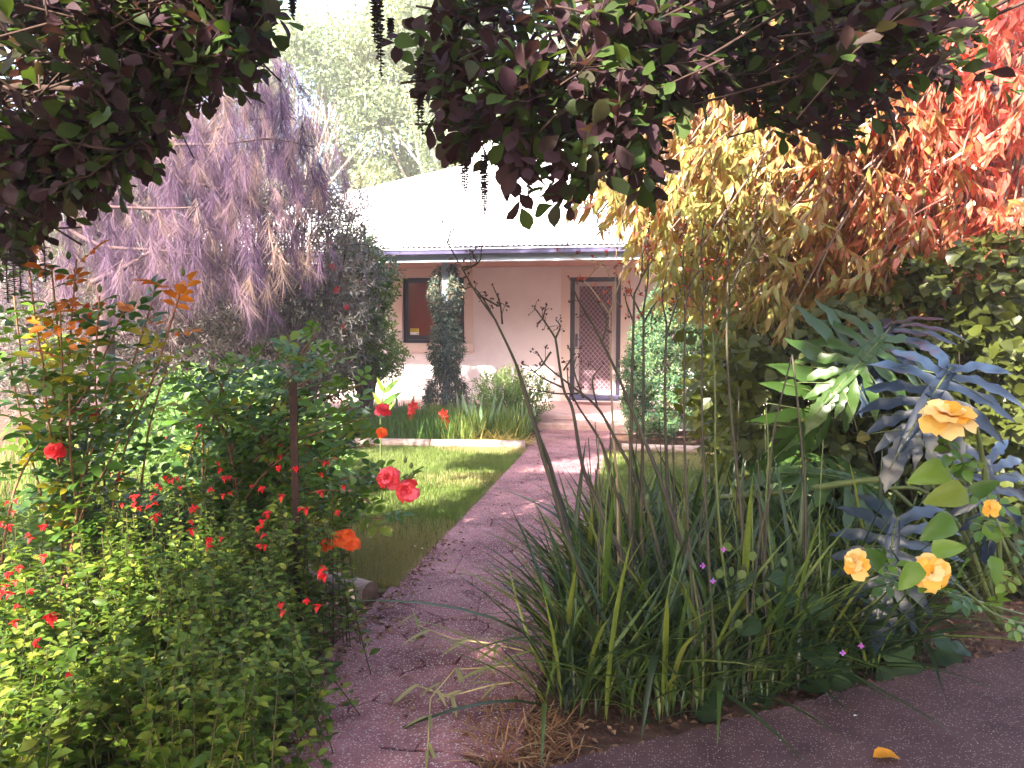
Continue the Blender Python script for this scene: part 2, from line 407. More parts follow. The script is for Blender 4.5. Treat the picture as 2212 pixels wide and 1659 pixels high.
pv.inputs['Color'].default_value = (1.0, .91, .94, 1); pv.inputs['Density'].default_value = .0045; pv.inputs['Anisotropy'].default_value = .2
hnt.links.new(pv.outputs[0], hout.inputs['Volume'])
link('haze', hz.mesh('haze', hm_, False), kind='stuff')
setting('garden_bed', sheet(-7, 5, 1, 11, -.012, 60, 60, .012), M['soil'])

PX0, PX1, PY0, PY1 = -1.40, -.42, 2.45, 10.6
lawn = thing('lawn', None, None); del_keys = None
lawn['kind'] = 'structure'
g = Geo(); g.add([[-5.5, 4.0, .004], [PX0-.01, 3.95, .004], [PX0-.01, 8.85, .004], [-5.5, 8.75, .004]], [[0, 1, 2, 3]])
part('turf', g, M['lawn_base'], lawn)
g = Geo(); g.add([[PX1+.01, 5.2, .004], [1.6, 5.2, .004], [1.6, 8.9, .004], [PX1+.01, 8.9, .004]], [[0, 1, 2, 3]])
part('turf', g, M['lawn_base'], lawn)

# path: irregular cast pieces with recessed joints
path = thing('path', None, None); path['kind'] = 'structure'
g = Geo(); box(g, PX0+.02, PX1-.02, PY0+.05, PY1, -.10, .001); part('joint_bed', g, M['joint'], path)
prng = np.random.default_rng(3)
seeds = []
y = PY0
row = 0
while y < PY1:
    n = 2 if row % 3 else 3
    for i in range(n):
        seeds.append([PX0+(i+.5+prng.uniform(-.32, .32))*(PX1-PX0)/n, y+prng.uniform(-.02, .24)])
    y += prng.uniform(.26, .40); row += 1
seeds = np.array(seeds)
def clip(poly, a, b):   # keep side where (p-m).(b-a) < 0
    m = (a+b)/2; nrm = (b-a)/np.linalg.norm(b-a); m = m-nrm*.0062
    out = []
    for i in range(len(poly)):
        p, q = poly[i], poly[(i+1) % len(poly)]
        dp, dq = (p-m)@nrm, (q-m)@nrm
        if dp <= 0: out.append(p)
        if dp*dq < 0: out.append(p+(q-p)*dp/(dp-dq))
    return out
for si, s in enumerate(seeds):
    y0 = PY0+prng.uniform(0, .08) if s[1] < PY0+.4 else PY0
    poly = [np.array(c) for c in ((PX0, y0), (PX1, y0), (PX1, PY1), (PX0, PY1))]
    for oi, o in enumerate(seeds):
        if oi != si and np.linalg.norm(o-s) < 2.2 and len(poly): poly = clip(poly, s, o)
    if len(poly) < 3: continue
    # roughen the outline
    pts = []
    for i in range(len(poly)):
        p, q = poly[i], poly[(i+1) % len(poly)]
        L = np.linalg.norm(q-p); k = max(1, int(L/.07)); nn = np.array([-(q-p)[1], (q-p)[0]])/max(L, 1e-6)
        for j in range(k):
            off = -abs(math.sin(j*2.3+i*1.7+s[0]*9))*.010+prng.uniform(-.006, .002) if j else -.004
            pts.append(p+(q-p)*j/k+nn*min(0.004, off))
    pts = np.array(pts); n = len(pts); c = pts.mean(0)
    zt = prng.uniform(.010, .017)
    tilt = prng.uniform(-.006, .006, 2)
    inn = c+(pts-c)*.975
    zf = lambda P: zt+(P-c)@tilt
    v = np.vstack([np.c_[pts, np.full(n, -.05)], np.c_[pts, zf(pts)-.006], np.c_[inn, zf(inn)], [[c[0], c[1], zt+.001]]])
    q = [[i, (i+1) % n, n+(i+1) % n, n+i] for i in range(n)]+[[n+i, n+(i+1) % n, 2*n+(i+1) % n, 2*n+i] for i in range(n)]
    t = [[2*n+i, 2*n+(i+1) % n, 3*n] for i in range(n)]
    g = Geo(); g.add(v, q, t); part('paving_stone', g, M['paving'], path, smooth=False)

# broken edge lumps at the near end of the path
for pl in ([(585, 1640), (640, 1612), (750, 1600), (830, 1625), (1010, 1640), (1080, 1700), (560, 1700)],):
    P = atz([a for a, b in pl], [b for a, b in pl], 0)[:, :2]
    n = len(P); c = P.mean(0)
    pts = np.vstack([P[i]+(P[(i+1) % n]-P[i])*k/5+prng.uniform(-.008, .008, 2) for i in range(n) for k in range(5)]); n = len(pts)
    v = np.vstack([np.c_[pts, np.full(n, -.06)], np.c_[pts, np.full(n, .004)], np.c_[c+(pts-c)*.93, np.full(n, .016)], [[*c, .018]]])
    q = [[i, (i+1) % n, n+(i+1) % n, n+i] for i in range(n)]+[[n+i, n+(i+1) % n, 2*n+(i+1) % n, 2*n+i] for i in range(n)]
    g = Geo(); g.add(v, q, [[2*n+i, 2*n+(i+1) % n, 3*n] for i in range(n)])
    part('paving_stone', g, M['paving'], path, smooth=False)

# raised concrete pavement under the viewer, rough far edge
e = [(1120, 1690), (1180, 1655), (1330, 1610), (1500, 1572), (1660, 1530), (1800, 1492), (1900, 1470), (2030, 1440), (2130, 1415), (2230, 1392), (2500, 1330)]
E = atz([a for a, b in e], [b for a, b in e], .07)[:, :2]
E = np.array([E[i]+(E[i+1]-E[i])*k/24 for i in range(len(E)-1) for k in range(24)])
En = norm(np.c_[-np.gradient(E[:, 1]), np.gradient(E[:, 0])])
jag = np.array([math.sin(i*.55)*.006+math.sin(i*1.9)*.004 for i in range(len(E))])+prng.normal(0, .004, len(E))
E = E+En*jag[:, None]
n = len(E); B = np.c_[E[:, 0], np.full(n, -6.0)]
B[:, 0] = np.linspace(-.9, 5, n)
v = np.vstack([np.c_[E, np.full(n, -.08)], np.c_[E, np.full(n, .058)], np.c_[E-En*.012, np.full(n, .07)], np.c_[B, np.full(n, .07)]])
q = []
for k in range(3):
    q += [[k*n+i, k*n+i+1, (k+1)*n+i+1, (k+1)*n+i] for i in range(n-1)]
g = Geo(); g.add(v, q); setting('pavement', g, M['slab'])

# ------------------------------------------------------------------ house
WY = 12.85
house = thing('house', 'low pink rendered house with white iron roof behind the lawn', 'house', (-2.5, 15, 0))
WX0, WX1, DX0, DX1 = -4.20, -3.08, -1.25, -.40
wz0, wz1, dz0, dz1 = 1.17, 2.31, .21, 2.29
g = Geo()
HX0, HX1 = -7.6, 4.2
box(g, HX0, WX0, WY, WY+.25, -.1, 2.62); box(g, WX0, WX1, WY, WY+.25, -.1, wz0); box(g, WX0, WX1, WY, WY+.25, wz1, 2.62)
box(g, WX1, DX0, WY, WY+.25, -.1, 2.62); box(g, DX0, DX1, WY, WY+.25, -.1, dz0); box(g, DX0, DX1, WY, WY+.25, dz1, 2.62); box(g, DX1, HX1, WY, WY+.25, -.1, 2.62)
box(g, HX0, HX0+.25, WY+.25, 21, -.1, 2.62); box(g, HX1-.25, HX1, WY+.25, 21, -.1, 2.62); box(g, HX0, HX1, 21, 21.25, -.1, 2.62)
part('wall', g, M['stucco'], house, smooth=False)
for x0, x1, z0, z1, w in ((WX0, WX1, wz0-.02, wz1, .16), (DX0, DX1, .195, dz1, .15)):   # raised plaster bands round the openings
    g = Geo(); box(g, x0-w, x0, WY-.012, WY-.001, z0, z1+w); box(g, x1, x1+w, WY-.012, WY-.001, z0, z1+w); box(g, x0, x1, WY-.012, WY-.001, z1, z1+w)
    part('plaster_band', g, M['trimpink'], house, smooth=False)
g = Geo(); bbox(g, HX0-.3, 2.2, 10.98, WY-.002, -.1, .19, .02); part('verandah_floor', g, M['verandah'], house, smooth=False)
g = Geo(); bbox(g, -1.48, .35, 10.62, 10.978, -.1, .10, .015); part('step', g, M['steppink'], house, smooth=False)
g = Geo()
for i in range(9): box(g, -1.3+i*.17, -1.3+i*.17+.172, 10.972, 10.979, .104+.004*math.sin(i*2.1), .110+.004*math.sin(i*2.1))
part('step_crack', g, M['joint'], house, smooth=False)
# window
win = Geo()
fy = WY+.07
box(win, WX0, WX0+.055, fy, fy+.06, wz0, wz1); box(win, WX1-.055, WX1, fy, fy+.06, wz0, wz1)
box(win, WX0+.055, WX1-.055, fy, fy+.06, wz1-.055, wz1); box(win, WX0+.055, WX1-.055, fy, fy+.06, wz0, wz0+.055)
window = part('window', win, M['darkframe'], house, smooth=False)
xm = -3.64
for (a, b, yy) in ((WX0+.057, xm+.02, fy+.012), (xm-.02, WX1-.057, fy+.034)):
    s_ = Geo()
    box(s_, a, a+.035, yy, yy+.02, wz0+.057, wz1-.057); box(s_, b-.035, b, yy, yy+.02, wz0+.057, wz1-.057)
    box(s_, a+.035, b-.035, yy, yy+.02, wz0+.057, wz0+.13); box(s_, a+.035, b-.035, yy, yy+.02, wz1-.09, wz1-.057)
    part('sash', s_, M['darkframe'], window, smooth=False)
    s_ = Geo(); box(s_, a+.034, b-.034, yy+.009, yy+.013, wz0+.128, wz1-.088); part('pane', s_, M['curtain'], window, smooth=False)
s_ = Geo(); bbox(s_, WX0-.17, WX1+.17, WY-.09, WY+.07, 1.015, wz0-.001, .015)
part('sill', s_, M['trimpink'], window, smooth=False)
s_ = Geo(); box(s_, -4.085, -3.925, fy+.018, fy+.0205, 1.36, 1.425); sticker = part('sticker', s_, M['yellow'], window, smooth=False)
s_ = Geo(); box(s_, -4.085, -3.925, fy+.018, fy+.0205, 1.315, 1.3598); part('sticker', s_, M['white'], window, smooth=False, label='white lower strip of the sticker')
s_ = Geo()
for zz, x1 in ((1.408, -3.945), (1.392, -3.965), (1.376, -3.94)):
    x = -4.077
    while x < x1:
        l = prng.uniform(.006, .016); box(s_, x, min(x+l, x1), fy+.0165, fy+.018, zz-.004, zz+.004); x += l+.004
part('sticker_print', s_, M['blackprint'], window, kind='stuff', smooth=False)
s_ = Geo(); box(s_, -3.965, -3.935, fy+.0165, fy+.018, 1.325, 1.338); part('sticker_print', s_, M['gutter'], window, smooth=False)
# door
dg = Geo(); dy = WY+.05
box(dg, DX0, DX0+.075, dy, dy+.10, dz0, dz1); box(dg, DX1-.075, DX1, dy, dy+.10, dz0, dz1); box(dg, DX0+.075, DX1-.075, dy, dy+.10, dz1-.075, dz1)
door = part('door', dg, M['darkframe'], house, smooth=False)
a, b = DX0+.077, DX1-.077
s_ = Geo()
box(s_, a, a+.075, dy+.02, dy+.05, .31, dz1-.077); box(s_, b-.075, b, dy+.02, dy+.05, .31, dz1-.077)
box(s_, a+.075, b-.075, dy+.02, dy+.05, .31, .385); box(s_, a+.075, b-.075, dy+.02, dy+.05, dz1-.15, dz1-.077)
part('screen_frame', s_, M['screenframe'], door, smooth=False)
gx0, gx1, gz0, gz1 = a+.075, b-.075, .385, dz1-.15
s_ = Geo(); box(s_, gx0, gx1, dy+.038, dy+.044, gz0, gz1); part('insect_mesh', s_, M['mesh'], door, smooth=False)
s_ = Geo()
pitch = .078
def bar(p, q, w=.0045):
    d = (q-p)/np.linalg.norm(q-p); nn = np.array([-d[1], d[0]])*w
    c4 = [p-nn, q-nn, q+nn, p+nn]
    v = [(c[0], dy+.026, c[1]) for c in c4]+[(c[0], dy+.036, c[1]) for c in c4]
    s_.add(v, BOXQ)
for sgn in (1, -1):
    for k in range(-40, 60):
        x0 = gx0+k*pitch
        pts = []
        for z in np.linspace(gz0, gz1, 200):
            x = x0+sgn*(z-gz0)*.88
            if gx0 <= x <= gx1: pts.append((x, z))
        if len(pts) > 2: bar(np.array(pts[0]), np.array(pts[-1]))
part('lattice_grille', s_, M['lattice'], door, smooth=False)
s_ = Geo(); box(s_, a+.012, a+.052, dy+.006, dy+.0195, 1.12, 1.34)
tube(s_, [(a+.03, dy+.006, 1.25), (a+.03, dy-.03, 1.25), (a+.06, dy-.035, 1.25), (a+.15, dy-.035, 1.245)], .010, 6)
part('handle', s_, M['steel'], door)
s_ = Geo(); bbox(s_, DX0-.01, DX1+.01, dy-.07, dy+.10, .212, .305, .02); part('threshold', s_, M['gutter'], door, smooth=False)
s_ = Geo(); box(s_, a, b, WY+.16, WY+.2, .31, dz1); part('inner_door', s_, M['soffit'], door, smooth=False)
# post, fascia, gutter, soffit
g = Geo(); bbox(g, -2.99, -2.89, 11.03, 11.13, .192, 2.42, .012); part('verandah_post', g, M['fascia'], house, smooth=False)
g = Geo(); bbox(g, HX0-.5, 5.2, 10.72, 10.76, 2.395, 2.60, .006); part('fascia', g, M['fascia'], house, smooth=False)
g = Geo(); bbox(g, HX0-.5, 5.2, 10.712, 10.719, 2.395, 2.415, .002); part('fascia_bead', g, M['gutterlip'], house, smooth=False)
g = Geo()
prof = [(10.716, 2.485), (10.62, 2.487), (10.60, 2.50), (10.592, 2.54), (10.58, 2.555)]
prof2 = [(10.580, 2.555), (10.575, 2.565), (10.58, 2.578), (10.595, 2.58), (10.60, 2.57)]
def extr(pr_, x0, x1):
    n = len(pr_); v = [(x0, y, z) for y, z in pr_]+[(x1, y, z) for y, z in pr_]
    return v, [[i, i+n, i+1+n, i+1] for i in range(n-1)]
v, q = extr(prof, HX0-.55, 5.3); g.add(v, q); gut = part('gutter', g, M['gutter'], house, smooth=False)
g = Geo(); v, q = extr(prof2, HX0-.55, 5.3); g.add(v, q); part('gutter_lip', g, M['gutterlip'], gut, smooth=False)
g = Geo(); box(g, HX0-.5, 5.2, 10.762, WY-.001, 2.47, 2.485); part('soffit', g, M['soffit'], house, smooth=False)
# corrugated hip roof
TP = math.tan(math.radians(24)); RX0, RX1, RY0, RZ0, RS = -8.0, 6.0, 10.57, 2.60, 6.0
g = Geo()
per = .076; xs = np.arange(RX0, RX1+per/4, per/4)
zc = .009*np.sin((xs-RX0)/per*2*math.pi)
ln = np.minimum(RS, np.minimum(xs-RX0, RX1-xs)); ln = np.maximum(ln, 0.001)
v = np.vstack([np.c_[xs, np.full_like(xs, RY0), RZ0+zc], np.c_[xs, RY0+ln, RZ0+ln*TP+zc]])
n = len(xs); g.add(v, [[i, i+1, n+i+1, n+i] for i in range(n-1)])
roof = part('roof', g, M['roof'], house)
g = Geo(); RR = RY0+2*RS
for s, e_ in (((RX0, RY0, RZ0), (RX0, RR, RZ0)), ((RX1, RR, RZ0), (RX1, RY0, RZ0))):
    ax = RX0+RS if s[0] == RX0 else RX1-RS
    g.add([s, e_, (ax, RY0+RS, RZ0+RS*TP-.02)], t=[[0, 2, 1]])
g.add([(RX0, RR, RZ0), (RX1, RR, RZ0), (RX1-RS, RY0+RS, RZ0+RS*TP-.02), (RX0+RS, RY0+RS, RZ0+RS*TP-.02)], [[1, 0, 3, 2]])
part('roof_slope', g, M['roof'], roof, smooth=False)
for A_, B_ in (((RX0, RY0, RZ0), (RX0+RS, RY0+RS, RZ0+RS*TP)), ((RX1, RY0, RZ0), (RX1-RS, RY0+RS, RZ0+RS*TP)), ((RX0+RS, RY0+RS, RZ0+RS*TP), (RX1-RS, RY0+RS, RZ0+RS*TP))):
    g = Geo(); tube(g, spline([np.array(A_)+[0, 0, .02], np.array(B_)+[0, 0, .02]], 4), .07, 8); part('ridge_capping', g, M['roof'], roof)
g = Geo(); box(g, -3.45, -2.98, 15.0, 15.5, 3.6, 5.15); chim = part('chimney', g, M['chimney'], roof, smooth=False)
g = Geo(); bbox(g, -3.51, -2.92, 14.94, 15.56, 5.151, 5.25, .01); part('chimney_cap', g, M['chimney'], roof, smooth=False)
g = Geo(); bbox(g, -1.12, -.50, 12.30, 12.66, .192, .204, .004); top('doormat', g, M['mat'], 'small red brown doormat on the verandah before the door', 'doormat', smooth=False)

# ------------------------------------------------------------------ logs and stake
def log(a, b, r, label, seed):
    a = np.array(a); b = np.array(b); t = thing('edging_log', label, 'log', (a+b)/2*np.array([1, 1, 0]), 'round timber logs edging the beds')
    L = np.linalg.norm(b-a); m = max(10, int(L/.12)); rr = np.random.default_rng(seed)
    P = np.array([a+(b-a)*s+np.array([0, rr.normal(0, .002), rr.normal(0, .002)]) for s in np.linspace(0, 1, m)])
    g = Geo(); tube(g, P, list(r*(1+rr.normal(0, .03, m))), 16); part('trunk', g, M['log'], t)
    d = norm(b-a)
    for p, s in ((a, -1), (b, 1)):
        g = Geo(); tube(g, [p+d*s*.001, p+d*s*.004], r*.97, 16); part('cut_end', g, M['logend'], t)
log((-2.0, 4.06, .055), (-1.44, 3.80, .055), .062, 'short weathered log ending at the path beside the near rose bed', 1)
log((-2.55, 8.87, .05), (-1.40, 8.97, .05), .055, 'long pale log edging the far bed, its end at the path', 2)
log((-4.2, 8.76, .05), (-2.56, 8.86, .05), .055, 'pale log edging the far bed, butted to the left of the next log', 3)
log((-.25, 9.0, .045), (1.5, 8.9, .045), .05, 'brown log edging the bed below the round conifer', 4)
p0 = aty(632, 825, 3.0); SY = 3.0
g = Geo(); v = []
for z in (-.1, p0[2]): v += [(p0[0]-.017, SY, z), (p0[0]+.017, SY, z), (p0[0]+.017, SY+.006, z), (p0[0]-.011, SY+.006, z), (p0[0]-.011, SY+.04, z), (p0[0]-.017, SY+.04, z)]
g.add(v, [[i, (i+1) % 6, 6+(i+1) % 6, 6+i] for i in range(6)]+[[6, 7, 8, 9], [6, 9, 10, 11]])
st = thing('steel_stake', 'rusty brown steel stake standing among the red roses', 'stake', (p0[0], SY, 0)); part('post', g, M['rust'], st, smooth=False)

# ------------------------------------------------------------------ lawn blades (nobody could count them)
def blades(pts, h0, h1, w, lean, rmax=1.0, seg=1):
    k = len(pts); a = rng.random(k)*6.28; h = h0+(h1-h0)*rng.random(k)
    ld = np.c_[np.cos(a), np.sin(a), np.zeros(k)]*(rng.random(k)*lean)[:, None]
    d = norm(ld+np.array([0, 0, 1])); up = np.c_[np.cos(a), np.sin(a), np.zeros(k)]+rng.normal(size=(k, 3))*.4
    g = Geo()
    tpl = (np.array([[-w/2, 0, 0], [w/2, 0, 0], [0, 1, -.25]]), np.array([[0, 1, 2]])) if seg == 1 else leaf(w, seg, 'strap', .1, .5)
    if seg == 1: tpl[0][:, 0] /= ((h0+h1)/2)/1.0
    inst(g, tpl, pts, d, up, h, np.clip(noise3(pts, 2.2, 5)*.75+rng.random(k)*.25, 0, .999)*rmax)
    return g
k = 230000
u = rng.random((k, 2)); yy = 4.02+(8.86-4.02)*u[:, 0]**1.25; xx = PX0+.035-(3.9*u[:, 1]**1.15)
keep = rng.random(k) < .8
pts = np.c_[xx, yy, np.full(k, .004)][keep]
g = blades(pts, .018, .055, .0055, 1.1)
k = 40000; u = rng.random((k, 2)); pts = np.c_[PX1-.02+1.9*u[:, 0], 5.2+3.7*u[:, 1], np.full(k, .004)]
g2 = blades(pts, .02, .045, .005, .9)
g.add(np.concatenate(g2.v), t=np.concatenate(g2.t), rnd=np.concatenate(g2.r))
tag(part('grass', g, M['grassblade']), 'short mown green lawn grass beside the path', 'grass', kind='stuff')

# litter of dead leaves on the beds and path edges
k = 9000
P = np.vstack([np.c_[rng.uniform(-3.5, -1.36, k), rng.uniform(1.6, 4.0, k), rng.uniform(0, .012, k)],
               np.c_[rng.uniform(-.62, 3, k), rng.uniform(2.3, 5.2, k), rng.uniform(0, .015, k)],
               np.c_[rng.uniform(PX0, PX1, 420), rng.uniform(2.5, 9.5, 420), np.full(420, .02)],
               np.c_[-1.36+rng.gamma(1.2, .05, 500), rng.uniform(2.4, 5, 500), np.full(500, .02)]])
g = Geo(); inst(g, leaf(.5, 1, 'oval', .2, .2), P, np.c_[rng.normal(size=(len(P), 2)), rng.normal(size=len(P))*.15], rng.normal(size=(len(P), 3))*.4+[0, 0, 1], rng.uniform(.015, .045, len(P)), rng.random(len(P)))
tag(part('leaf_litter', g, M['litter']), 'dry brown leaf litter and mulch on the garden beds', 'leaf litter', kind='stuff')

# ------------------------------------------------------------------ trees behind the house
def tree(name, label, base, ctr, rad, nclump, per, size, mat, bark, tpl, group, trunk_r=.15, droop=.3, cl=.27, seed=0, shell=.55):
    t = thing(name, label, 'tree', base, group)
    r = np.random.default_rng(seed)
    ctr = np.array(ctr); rad = np.array(rad)
    d = norm(r.normal(size=(nclump, 3))); d[:, 2] = np.where(d[:, 2] < -.6, -d[:, 2], d[:, 2])
    C = ctr+d*rad*(shell+(1-shell)*r.random((nclump, 1))**.5)
    g = Geo()
    fork = np.array(base)*[1, 1, 0]+np.array([0, 0, base[2]])+(ctr-np.array(base))*.45
    tube(g, spline([np.array(base)-[0, 0, .2], (np.array(base)+fork)/2+r.normal(size=3)*.1, fork]), [trunk_r, trunk_r*.65], 8)
    for c in C[:min(nclump, 34)]:
        tube(g, spline([fork, (fork+c)/2+r.normal(size=3)*rad*.08-[0, 0, .1], c], 4), [trunk_r*.45, trunk_r*.08], 5)
    part('trunk', g, M[bark], t)
    k = nclump*per; ci = np.repeat(np.arange(nclump), per)
    sz = (cl*rad.mean())*(.7+.6*r.random(nclump))
    off = norm(r.normal(size=(k, 3)))*(r.random((k, 1))**.45)
    off *= np.array([1, 1, .75])
    P = C[ci]+off*sz[ci][:, None]
    D = off*.8+r.normal(size=(k, 3))*.6-[0, 0, droop]
    g = Geo()
    rn = np.clip(noise3(P, 1.6/max(.4, rad.mean()*.25), seed)*.6+.4*r.random(k), 0, .999)
    inst(g, tpl, P, D, r.normal(size=(k, 3))+[0, -.3, .5], size*(.6+.8*r.random(k)), rn)
    part('crown', g, M[mat], t, kind=None)
    return t
dm = diamond(.42, .12)
GT = 'pale gum trees behind the house'
tree('gum_tree', 'pale leafy gum tree with forked limbs right behind the house chimney', (-5.5, 24, 0), (-6.2, 24, 8.2), (3.3, 2.6, 4.8), 70, 420, .16, 'gum', 'gumbark', dm, GT, .22, .5, .24, 1)
tree('gum_tree', 'tall gum tree between the mauve she-oak and the house roof', (-11.5, 23, 0), (-10.3, 23, 6.8), (3.0, 2.6, 4.6), 60, 420, .16, 'gum', 'gumbark', dm, GT, .22, .5, .25, 2)
tree('gum_tree', 'gum tree rising behind the roof ridge and silk tassel leaves', (-.5, 25, 0), (-.6, 25, 7.6), (3.6, 2.6, 4.6), 60, 400, .17, 'gum', 'gumbark', dm, GT, .22, .5, .25, 3)
tree('gum_tree', 'broad gum tree filling the gap left of the roof hip', (-8.2, 27, 0), (-8.0, 27, 8.0), (3.4, 2.4, 5.6), 70, 460, .19, 'gum', 'gumbark', dm, GT, .22, .5, .26, 9)
tree('gum_tree', 'gum tree far left behind the she-oak branches', (-17.5, 23, 0), (-17, 23, 7.0), (3.6, 2.6, 5.0), 50, 380, .18, 'gum', 'gumbark', dm, GT, .22, .5, .25, 4)
tree('gum_tree', 'gum tree far right behind the russet weeping tree', (7, 24, 0), (6.5, 24, 7.0), (4.2, 2.6, 4.8), 50, 380, .18, 'gum', 'gumbark', dm, GT, .22, .5, .25, 5)
tree('gum_tree', 'gum tree at the right edge deep behind the hedge vine', (13, 20, 0), (12.5, 20, 6.0), (4.0, 2.6, 5.0), 46, 360, .18, 'gum', 'gumbark', dm, GT, .22, .5, .25, 6)
tree('boundary_shrub', 'dark shrub mass standing left of the house behind the she-oak', (-9.2, 13, 0), (-9.2, 13, 1.7), (2.6, 1.5, 2.2), 50, 420, .10, 'lilly', 'bark', dm, None, .10, .2, .3, 7)

# she-oak: long limbs with hanging needle tassels
t = thing('she_oak', 'weeping mauve grey she-oak with hanging needles, left of the house', 'tree', (-5.6, 7.2, 0))
g = Geo(); limbs = []
def imgpath(pl, Y, off=0): return spline([aty(a, b, yy) for (a, b), yy in zip(pl, np.broadcast_to(Y, len(pl)))], 6)
base = np.array([-5.9, 7.4, 0.0])
tube(g, spline([base, base+[.1, 0, 1.4], base+[.3, -.1, 2.7], base+[.2, 0, 4.6]]), [.13, .10, .06], 8)
LP = [([(150, 345), (230, 340), (320, 318), (400, 312), (470, 312), (580, 300), (680, 318)], 6.9), ([(210, 300), (270, 305), (350, 350), (400, 400)], 6.6),
      ([(60, 330), (150, 250), (260, 190), (400, 170), (520, 150)], 7.3), ([(80, 440), (190, 445), (330, 450), (420, 448)], 6.4),
      ([(330, 320), (380, 300), (450, 285), (520, 262), (590, 255)], 7.4), ([(100, 380), (200, 395), (340, 470), (460, 560), (520, 620)], 6.8),
      ([(120, 480), (220, 530), (340, 540), (420, 550)], 6.5), ([(30, 250), (120, 170), (200, 100), (330, 60), (450, 40)], 7.6),
      ([(300, 380), (420, 395), (560, 440), (640, 520)], 7.1), ([(180, 230), (300, 215), (430, 230), (560, 215), (640, 260)], 7.8),
      ([(200, 610), (300, 560), (380, 500), (430, 440)], 6.6)]
for pl, Y in LP:
    Y = Y-.35; P = imgpath(pl, Y); P = np.vstack([[base+[.25, 0, min(4.4, P[0][2])]], P]) if pl[0][0] < 170 else P
    tube(g, P, [.026, .016, .006], 6); limbs.append(P)
part('trunk', g, M['palebark'], t)
allp = np.vstack([np.repeat(L[1:], 3, 0) for L in limbs])
k = 640
P = allp[rng.integers(0, len(allp), k)]+rng.normal(size=(k, 3))*[.18, .30, .08]+[0, .25, -.05]
poly = [(-60, 260), (330, 80), (560, 110), (640, 180), (690, 270), (650, 330), (700, 420), (600, 520), (620, 640), (540, 650), (400, 560), (250, 640), (-60, 660)]
q_ = sample_poly(poly, 620); P = np.vstack([P, aty(q_[:, 0], q_[:, 1]-40, rng.uniform(6.3, 7.9, 620))])
P = P[(noise3(P, 1.6, 13) > .30)]
k = len(P)
g = Geo(); gt = Geo()
nn = 84
ci = np.repeat(np.arange(k), nn)
L = rng.uniform(.22, .55, k)
tt = rng.random(len(ci))
sway = rng.normal(size=(k, 3))*[.25, .25, .05]+[.12, -.05, 0]
B = P[ci]+np.c_[sway[ci][:, 0]*tt*.5*L[ci], sway[ci][:, 1]*tt*.5*L[ci], -tt*L[ci]*.7]
D = sway[ci]*.7+rng.normal(size=(len(ci), 3))*[.45, .45, .2]-[0, 0, 1]
rn = np.clip(noise3(B, 2.0, 11)*.65+rng.random(k)[ci]*.35, 0, .999)
nd = (np.array([[-.0055, 0, 0], [.0055, 0, 0], [.005, .55, -.03], [-.005, .55, -.03], [0, 1, -.12]]), np.array([[0, 1, 2], [0, 2, 3], [3, 2, 4]]))
inst(g, nd, B, D, rng.normal(size=(len(ci), 3))+[0, -1, 0], rng.uniform(.12, .28, len(ci)), rn)
part('needles', g, M['casuarina'], t, kind='stuff')

# bottlebrush shrub
t = thing('bottlebrush', 'grey green bottlebrush shrub with red brush flowers beside the house', 'shrub', (-4.4, 8.8, 0))
poly = [(330, 520), (480, 420), (600, 390), (700, 390), (770, 440), (810, 560), (800, 690), (770, 790), (560, 860), (330, 870), (-40, 880), (-60, 560), (120, 560)]
q_ = sample_poly(poly, 2600); Yq = rng.uniform(7.6, 9.6, 2600)
P = aty(q_[:, 0], q_[:, 1], Yq); P = P[P[:, 2] > .1]
bd = norm(np.c_[rng.normal(size=len(P))*.7, rng.normal(size=len(P))*.6-.3, rng.uniform(-.5, .5, len(P))])
a, d, u_ = sprigs(P, bd, .34, 24, 1.0)
g = Geo(); inst(g, diamond(.2, .02), a, d, u_, rng.uniform(.06, .10, len(a)), np.clip(noise3(a, 2.5, 3)*.5+.5*rng.random(len(a)), 0, .999)); part('foliage', g, M['bottle'], t, kind='stuff')
g = Geo()
for i in range(0, len(P), 6):
    tube(g, spline([np.array([-4.4+rng.normal()*.15, 8.8, .2]), (P[i]+[-4.4, 8.8, .6])/2+rng.normal(size=3)*.15, P[i], P[i]+bd[i]*.3], 4), [.014, .004], 4)
part('stem', g, M['palebark'], t)
bl = [(700, 400), (690, 425), (725, 585), (745, 660), (748, 695), (560, 605), (565, 630), (455, 452), (770, 455), (712, 520), (730, 620)]
bm = Geo(); kk = 240
aa = rng.random(kk)*6.28; yv = rng.random(kk)
inst(bm, diamond(.08, 0), np.c_[np.zeros(kk), yv, np.zeros(kk)], np.c_[np.cos(aa), rng.normal(size=kk)*.2+.2, np.sin(aa)], rng.normal(size=(kk, 3)), .42, rng.random(kk))
bme = bm.mesh('brush_flower', M['brush'])
for i, (x, y_) in enumerate(bl):
    p = aty(x, y_, 8.0); link('brush_flower', bme, t, mtx(p, [rng.normal()*.6, -.3, rng.normal()*.6-.4], [0, -1, .3], .085))

# lilly pilly in front of the wall's left end
t = thing('lilly_pilly', 'bright green glossy leaved shrub in front of the left wall end', 'shrub', (-3.75, 9.9, 0))
poly = [(700, 560), (735, 520), (790, 515), (815, 560), (860, 590), (850, 640), (835, 690), (850, 740), (875, 780), (850, 820), (790, 830), (720, 800), (690, 700)]
q_ = sample_poly(poly, 1300); P = aty(q_[:, 0], q_[:, 1], rng.uniform(9.3, 10.2, 1300))
g = Geo()
for i in range(0, 1300, 9): tube(g, spline([(-3.75, 9.9, .0), (P[i]+np.array([-3.75, 9.9, 1.0]))/2, P[i]], 4), [.02, .004], 4)
part('stem', g, M['bark'], t)
a, d, u_ = sprigs(P, np.c_[rng.normal(size=1300)*.6+.15, rng.normal(size=1300)*.4-.4, rng.random(1300)], .16, 11, 1.0)
rn = np.clip((a[:, 2]-.6)/2.2*.75+.3*rng.random(len(a)), 0, .999)
